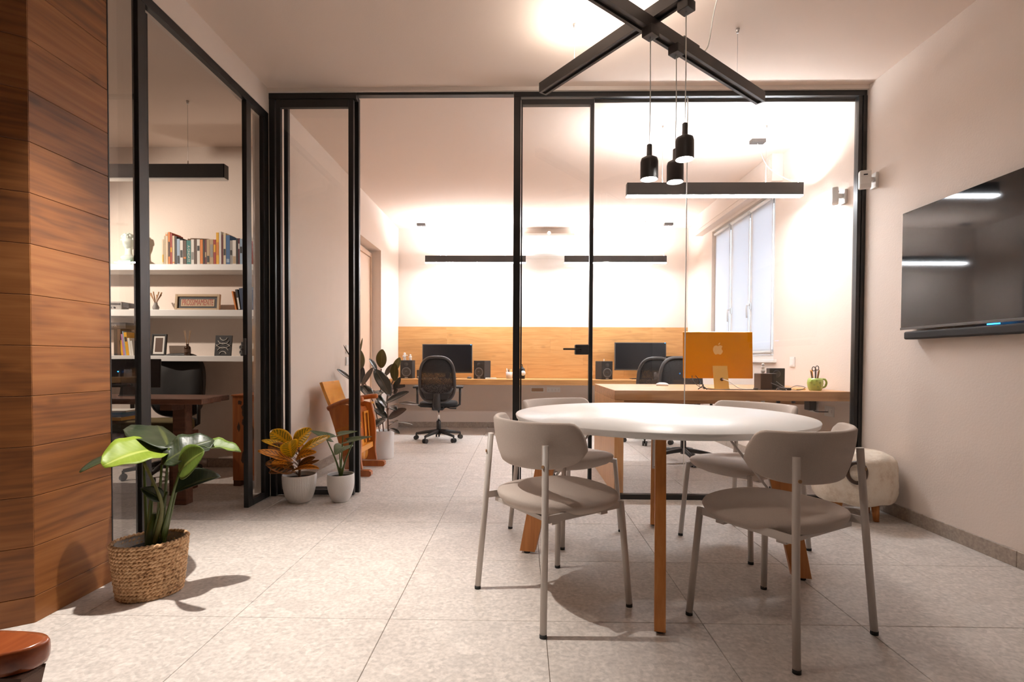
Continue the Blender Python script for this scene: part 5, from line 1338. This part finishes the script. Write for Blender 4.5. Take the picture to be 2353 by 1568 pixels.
for sc, z_ in ((.80, .10), (.88, .15), (.92, .19), (.95, .222), (.93, .228)):
    rings.append([(BA * sc * (1 + rr.uniform(-.03, .0)) * math.cos(2 * PI * j / 60), BB * sc * (1 + rr.uniform(-.03, .0)) * math.sin(2 * PI * j / 60), z_ + rr.uniform(-.004, .004)) for j in range(60)])
mb.rings(rings, cap=False).build('plastic_liner', 'plastic_film', BK)
PL = thing('leafy_plant', 'tall plant with broad lime and dark green leaves growing in the wicker basket', 'plant', BC)
MB().lathe([(.0001, .03), (.070, .03), (.086, .165), (.086, .195), (.080, .195), (.078, .175), (.0001, .172)], n=32, cap=False).build('nursery_pot', 'black', PL)
MB().lathe([(.0001, .1725), (.077, .1755), (.0001, .182)], n=24, cap=False).build('soil', 'soil', PL)
root = at(349, 1250, y=2.17); root.z = .18
def PX(px, py, y): return at(px, py, y=y) - BC
def lf(b, t, w, m_, up=(0, 0, 1), root_=None, pet=True, **k):
    bb, tt = PX(*b), PX(*t)
    return leaf(bb, tt, w, m_, PL, up, petiole=(Vector(root_) if root_ is not None else None), pr_=.0052, **k)
R0 = Vector((root.x - BC.x, root.y - BC.y, .18))
def R(dx, dy=0): return R0 + Vector((dx, dy, 0))
lf((386, 1036, 2.22), (236, 1072, 2.00), .215, 'leaf_lime', (.10, -.55, .85), None, shape='oval', bend=.10, fold=.10, wave=.6)
MB().tube(smooth([R(.0), PX(372, 1180, 2.13), PX(362, 1130, 2.10), PX(330, 1062, 2.09)], 5), [.010] * 5 + [.0075] * 5 + [.006] * 6, 8).build('stalk', 'stem_olive', PL)
lf((330, 1050, 2.22), (184, 1087, 2.02), .105, 'leaf_deep', (-.2, -.35, .9), R(-.02), shape='oval', bend=.10, fold=.12)
lf((388, 1030, 2.16), (362, 978, 2.52), .30, 'leaf_deep', (.05, -.55, -.85), R(.02, .03), shape='oval', bend=-.02, fold=.10, wave=.5)
lf((372, 1068, 2.12), (492, 1012, 2.25), .17, 'leaf_deep', (.1, -.55, .8), R(.01, .01), shape='oval', bend=.09, fold=.08, wave=1.2)
lf((432, 1030, 2.22), (553, 1040, 2.28), .105, 'leaf_mid', (.0, -.25, 1), R(.03, .02), shape='oval', bend=.06, fold=.22, wave=.8)
lf((412, 1086, 2.12), (470, 1038, 2.05), .135, 'leaf_mid', (-.45, -.85, .25), R(.03), shape='oval', bend=.05, fold=.10)
lf((398, 1134, 2.16), (506, 1096, 2.30), .125, 'leaf_deep', (.2, -.35, .95), R(.035, .01), shape='oval', bend=.06, fold=.28)
lf((372, 1150, 2.12), (322, 1122, 2.08), .06, 'leaf_deep', (-.2, -.6, .7), R(-.005), shape='spear', bend=.10, fold=.3)
for a_, b_, r_ in (((345, 1245), (352, 1105), .007), ((358, 1245), (383, 1130), .007), ((350, 1240), (378, 1150), .005)):
    MB().tube(smooth([PX(a_[0], a_[1], 2.17), PX((a_[0] + b_[0]) / 2 - 3, (a_[1] + b_[1]) / 2, 2.17), PX(b_[0], b_[1], 2.18)], 5), [r_ * 1.7 - r_ * .09 * i for i in range(11)], 8).build('stalk', 'stem_green', PL)
MB().tube([R(0, 0), PX(350, 1220, 2.17), PX(354, 1180, 2.17)], [.030, .022, .010], 12).build('stem_base', 'stem_green', PL)

# croton
CC = Vector((at(679, 1158, z=0).x, 3.622, 0))
e = thing('ribbed_pot', 'white vertically ribbed ceramic pot beside the folding glass frame', 'pot', CC)
prof = [(.0001, .0), (.062, 0), (.074, .006), (.094, .045), (.107, .10), (.112, .15), (.114, .188), (.108, .190), (.104, .15), (.0001, .146)]
mb = MB(); n = 128
sp = [(p.x, p.z) for p in smooth([(r, 0, z) for r, z in prof], 3)]
for i, (r_, z_) in enumerate(sp): pass
mb.rings([[((r_ + (.0013 if (j % 2 and .02 < z_ < .18 and i < len(sp) * .72) else 0)) * math.cos(2 * PI * j / n), (r_ + (.0013 if (j % 2 and .02 < z_ < .18 and i < len(sp) * .72) else 0)) * math.sin(2 * PI * j / n), z_) for j in range(n)] for i, (r_, z_) in enumerate(sp)], cap=False, sm=False)
mb.build('pot', 'ceramic', e)
MB().lathe([(.0001, .165), (.105, .163), (.104, .150)], n=32, cap=False).build('soil', 'soil', e)
CR = thing('croton_plant', 'bushy croton with yellow-orange veined leaves in the ribbed white pot', 'plant', CC)
MB().tube([(0, 0, .155), (.004, 0, .28), (-.004, .0, .40)], [.010, .008, .005], 8).build('trunk', 'trunk', CR)
def cl(b, t, w, m_, up, yb_=3.62, yt=3.55, **k):
    leaf(at(b[0], b[1], y=yb_) - CC, at(t[0], t[1], y=yt) - CC, w, m_, CR, up, petiole=(.0, 0, max(.16, (at(b[0], b[1], y=yb_)).z - .04)), pr_=.002, ps='trunk', **k)
F = (0, -.9, .45)
cl((670, 1024), (622, 991), .125, 'croton_yellow', F, 3.64, 3.60, bend=.10, shape='oval', fold=.08)
cl((676, 1026), (716, 986), .115, 'croton_yellow', F, 3.64, 3.60, bend=.08, shape='oval', fold=.10)
cl((671, 1052), (667, 1014), .125, 'croton_yellow', (0, -.5, .9), 3.60, 3.42, bend=.10, shape='oval', fold=.10)
cl((688, 1040), (758, 1003), .075, 'croton_yellow', (0, -.8, .6), 3.62, 3.52, bend=.04, shape='oval', fold=.10)
cl((668, 1036), (601, 1013), .062, 'croton_yellow', (0, -.6, .8), 3.62, 3.52, bend=.06, shape='oval', fold=.12)
cl((670, 1048), (616, 1026), .11, 'croton_dark', (0, -.8, .5), 3.61, 3.52, bend=.06, shape='oval', fold=.10)
cl((673, 1060), (592, 1037), .068, 'croton_orange', (0, -.75, .65), 3.60, 3.44, bend=.05, shape='oval', fold=.12)
cl((680, 1058), (727, 1040), .07, 'croton_orange', (0, -.8, .6), 3.60, 3.46, bend=.10, shape='oval', fold=.12)
cl((673, 1070), (624, 1066), .07, 'croton_orange', (0, -.7, .7), 3.60, 3.46, bend=.14, shape='oval', fold=.10)
cl((676, 1082), (610, 1066), .115, 'croton_dark', (0, -.8, .5), 3.60, 3.46, bend=.10, shape='oval', fold=.12)
cl((678, 1085), (618, 1088), .075, 'croton_dark', (0, -.6, .7), 3.59, 3.45, bend=.08, shape='oval', fold=.12)
cl((684, 1074), (724, 1052), .062, 'croton_dark', (0, -.8, .6), 3.62, 3.54, bend=.04, shape='oval', fold=.12)
cl((688, 1076), (734, 1058), .030, 'croton_dark', (0, -.8, .6), 3.63, 3.58, bend=.02, shape='oval', fold=.12)
cl((670, 1084), (733, 1078), .060, 'croton_orange', (0, -.45, .9), 3.58, 3.44, bend=.05, shape='oval', fold=.20)
cl((680, 1040), (694, 1020), .10, 'croton_orange', (0, -.7, .7), 3.66, 3.70, bend=.05, shape='oval', fold=.10)
cl((676, 1064), (655, 1078), .07, 'croton_dark', (0, -.7, .7), 3.60, 3.47, bend=.12, shape='oval', fold=.10)

# alocasia in the smooth white pot
QC = Vector((at(776, 1157, z=0).x, 3.640, 0))
e = thing('white_pot', 'smooth white egg-shaped ceramic pot between the ribbed pot and the doorway', 'pot', QC)
prof = [(.0001, 0), (.045, 0), (.056, .006), (.078, .05), (.090, .10), (.0935, .145), (.092, .188), (.088, .191), (.086, .15), (.0001, .146)]
MB().lathe([(p.x, p.z) for p in smooth([(r, 0, z) for r, z in prof], 3)], n=48, cap=False).build('pot', 'ceramic', e)
MB().lathe([(.0001, .172), (.0865, .170), (.086, .155)], n=32, cap=False).build('soil', 'soil', e)
AL = thing('arrowleaf_plant', 'small plant with four arrow-shaped green leaves in the smooth white pot', 'plant', QC)
def al(att, b, t, w, up, yb_, yt, **k):
    o = leaf(at(b[0], b[1], y=yb_) - QC, at(t[0], t[1], y=yt) - QC, w, 'leaf_aloc', AL, up, shape='heart', **k)
    ap = at(att[0], att[1], y=(yb_ * .7 + yt * .3)) - QC
    MB().tube(smooth([(.0, 0, .165), Vector((ap.x * .35, ap.y * .3, .165 + (ap.z - .165) * .45)), ap], 6), [.009 - .0005 * i for i in range(13)], 8).build('stalk', 'stem_green', o)
al((749, 1007), (759, 1007), (712, 990), .085, (.1, -.5, .85), 3.62, 3.58, fold=.06)
al((788, 1003), (778, 1000), (822, 992), .09, (0, -.35, .95), 3.66, 3.62, fold=.08)
al((812, 1014), (800, 1014), (855, 1004), .085, (0, -.45, .9), 3.60, 3.52, fold=.08)
al((780, 1040), (790, 1026), (770, 1047), .135, (0, -.85, .5), 3.66, 3.52, fold=.04, bend=.05)
MB().lathe([(.017, .165), (.014, .22), (.006, .25)], n=12).build('stem_base', 'stem_green', AL)

# rubber plant
VC = Vector((-1.405, 5.26, 0))
e = thing('white_planter', 'white cylindrical planter behind the cinema seat', 'pot', VC)
MB().lathe([(.0001, 0), (.094, 0), (.100, .006), (.106, .278), (.106, .284), (.100, .284), (.098, .25), (.0001, .248)], n=48, cap=False).build('pot', 'ceramic_plain', e)
MB().lathe([(.0001, .262), (.098, .260), (.0975, .252)], n=32, cap=False).build('soil', 'soil', e)
RP = thing('rubber_plant', 'tall rubber plant with large dark oval leaves in the white planter', 'plant', VC)
def tk(pts, r):
    MB().tube(smooth([at(x, y, y=d) - VC for x, y, d in pts], 6), r, 8).build('trunk', 'trunk', RP)
tk([(893, 1002, 5.28), (891, 955, 5.28), (890, 915, 5.28), (897, 890, 5.28), (907, 868, 5.28)], .008)
tk([(882, 1002, 5.22), (877, 940, 5.24), (875, 890, 5.26), (876, 848, 5.26)], .007)
tk([(874, 1002, 5.30), (862, 940, 5.32), (845, 895, 5.34), (832, 860, 5.34), (829, 810, 5.34)], .006)
def rl(b, t, w, m_='leaf_rubber', up=CAMUP, db=5.26, dt=5.2, st=None, **k):
    bb = at(b[0], b[1], y=db) - VC
    leaf(bb, at(t[0], t[1], y=dt) - VC, w, m_, RP, up, petiole=(None if st is None else at(st[0], st[1], y=5.27) - VC), pr_=.003, ps='trunk', **{**dict(shape='oval', fold=.10, bend=.03), **k})
rl((876, 846), (879, 803), .112, 'leaf_rubber_olive')
rl((907, 876), (908, 833), .090, 'leaf_rubber_olive', dt=5.12)
rl((905, 855), (919, 822), .072, 'leaf_rubber_olive', dt=5.30)
rl((884, 866), (903, 837), .056, 'leaf_rubber_brown', dt=5.34, st=(890, 905))
rl((862, 849), (896, 911), .138, 'leaf_rubber', (.5, -.8, .35), 5.24, 5.02, st=(876, 880))
rl((866, 852), (848, 825), .060, 'leaf_rubber', (.5, -.6, .6), st=(876, 880))
rl((857, 845), (831, 889), .056, 'leaf_rubber_brown', st=(876, 872), dt=5.12)
rl((829, 850), (827, 804), .105, 'leaf_rubber_olive', db=5.34, dt=5.3)
rl((828, 810), (833, 777), .018, 'leaf_rubber_olive', db=5.34, dt=5.36)
rl((829, 880), (835, 845), .08, 'leaf_rubber', db=5.34, dt=5.26)
rl((806, 873), (774, 849), .050, 'leaf_rubber', (.4, -.7, .5), 5.15, 5.0, st=(831, 882))
rl((806, 822), (789, 793), .012, 'leaf_rubber', db=5.2, dt=5.15, st=(829, 848))
rl((832, 886), (852, 914), .11, 'leaf_rubber', (.2, -.6, .7), 5.3, 5.1, st=(845, 893))
rl((850, 896), (887, 938), .085, 'leaf_rubber', (.5, -.5, .7), 5.28, 5.02, st=(876, 905))
rl((880, 898), (862, 912), .10, 'leaf_rubber', (.0, -.5, .8), 5.25, 5.10, st=(876, 905))
rl((886, 926), (940, 901), .085, 'leaf_rubber', (0, -.75, .6), 5.26, 5.12, st=(891, 935))
rl((916, 927), (962, 931), .052, 'leaf_rubber_brown', (0, -.6, .8), 5.28, 5.32, st=(891, 940))
rl((896, 934), (911, 944), .07, 'leaf_rubber', (.2, -.7, .6), 5.24, 5.12, st=(891, 945))
rl((892, 962), (934, 941), .092, 'leaf_rubber_brown', (0, -.8, .5), 5.24, 5.10, st=(892, 972))
rl((892, 971), (948, 977), .055, 'leaf_rubber', (0, -.12, 1), 5.24, 5.08, st=(892, 982))
rl((896, 985), (918, 997), .052, 'leaf_rubber', (0, -.5, .85), 5.22, 5.06, st=(893, 995))
rl((862, 940), (889, 962), .085, 'leaf_rubber', (.2, -.6, .7), 5.2, 5.06, st=(877, 945))
rl((866, 918), (880, 950), .08, 'leaf_rubber', (.3, -.7, .5), 5.22, 5.05, st=(876, 930))
rl((886, 960), (858, 985), .11, 'leaf_rubber', (-.2, -.7, .6), 5.2, 5.02, st=(878, 965))
rl((905, 896), (920, 868), .062, 'leaf_rubber', (0, -.9, .2), 5.32, 5.34, st=(897, 892))
rl((905, 905), (914, 895), .05, 'leaf_rubber', (0, -.8, .5), 5.30, 5.28, st=(897, 900))
rl((900, 975), (915, 968), .05, 'leaf_rubber_brown', (0, -.7, .7), 5.22, 5.10, st=(892, 980))
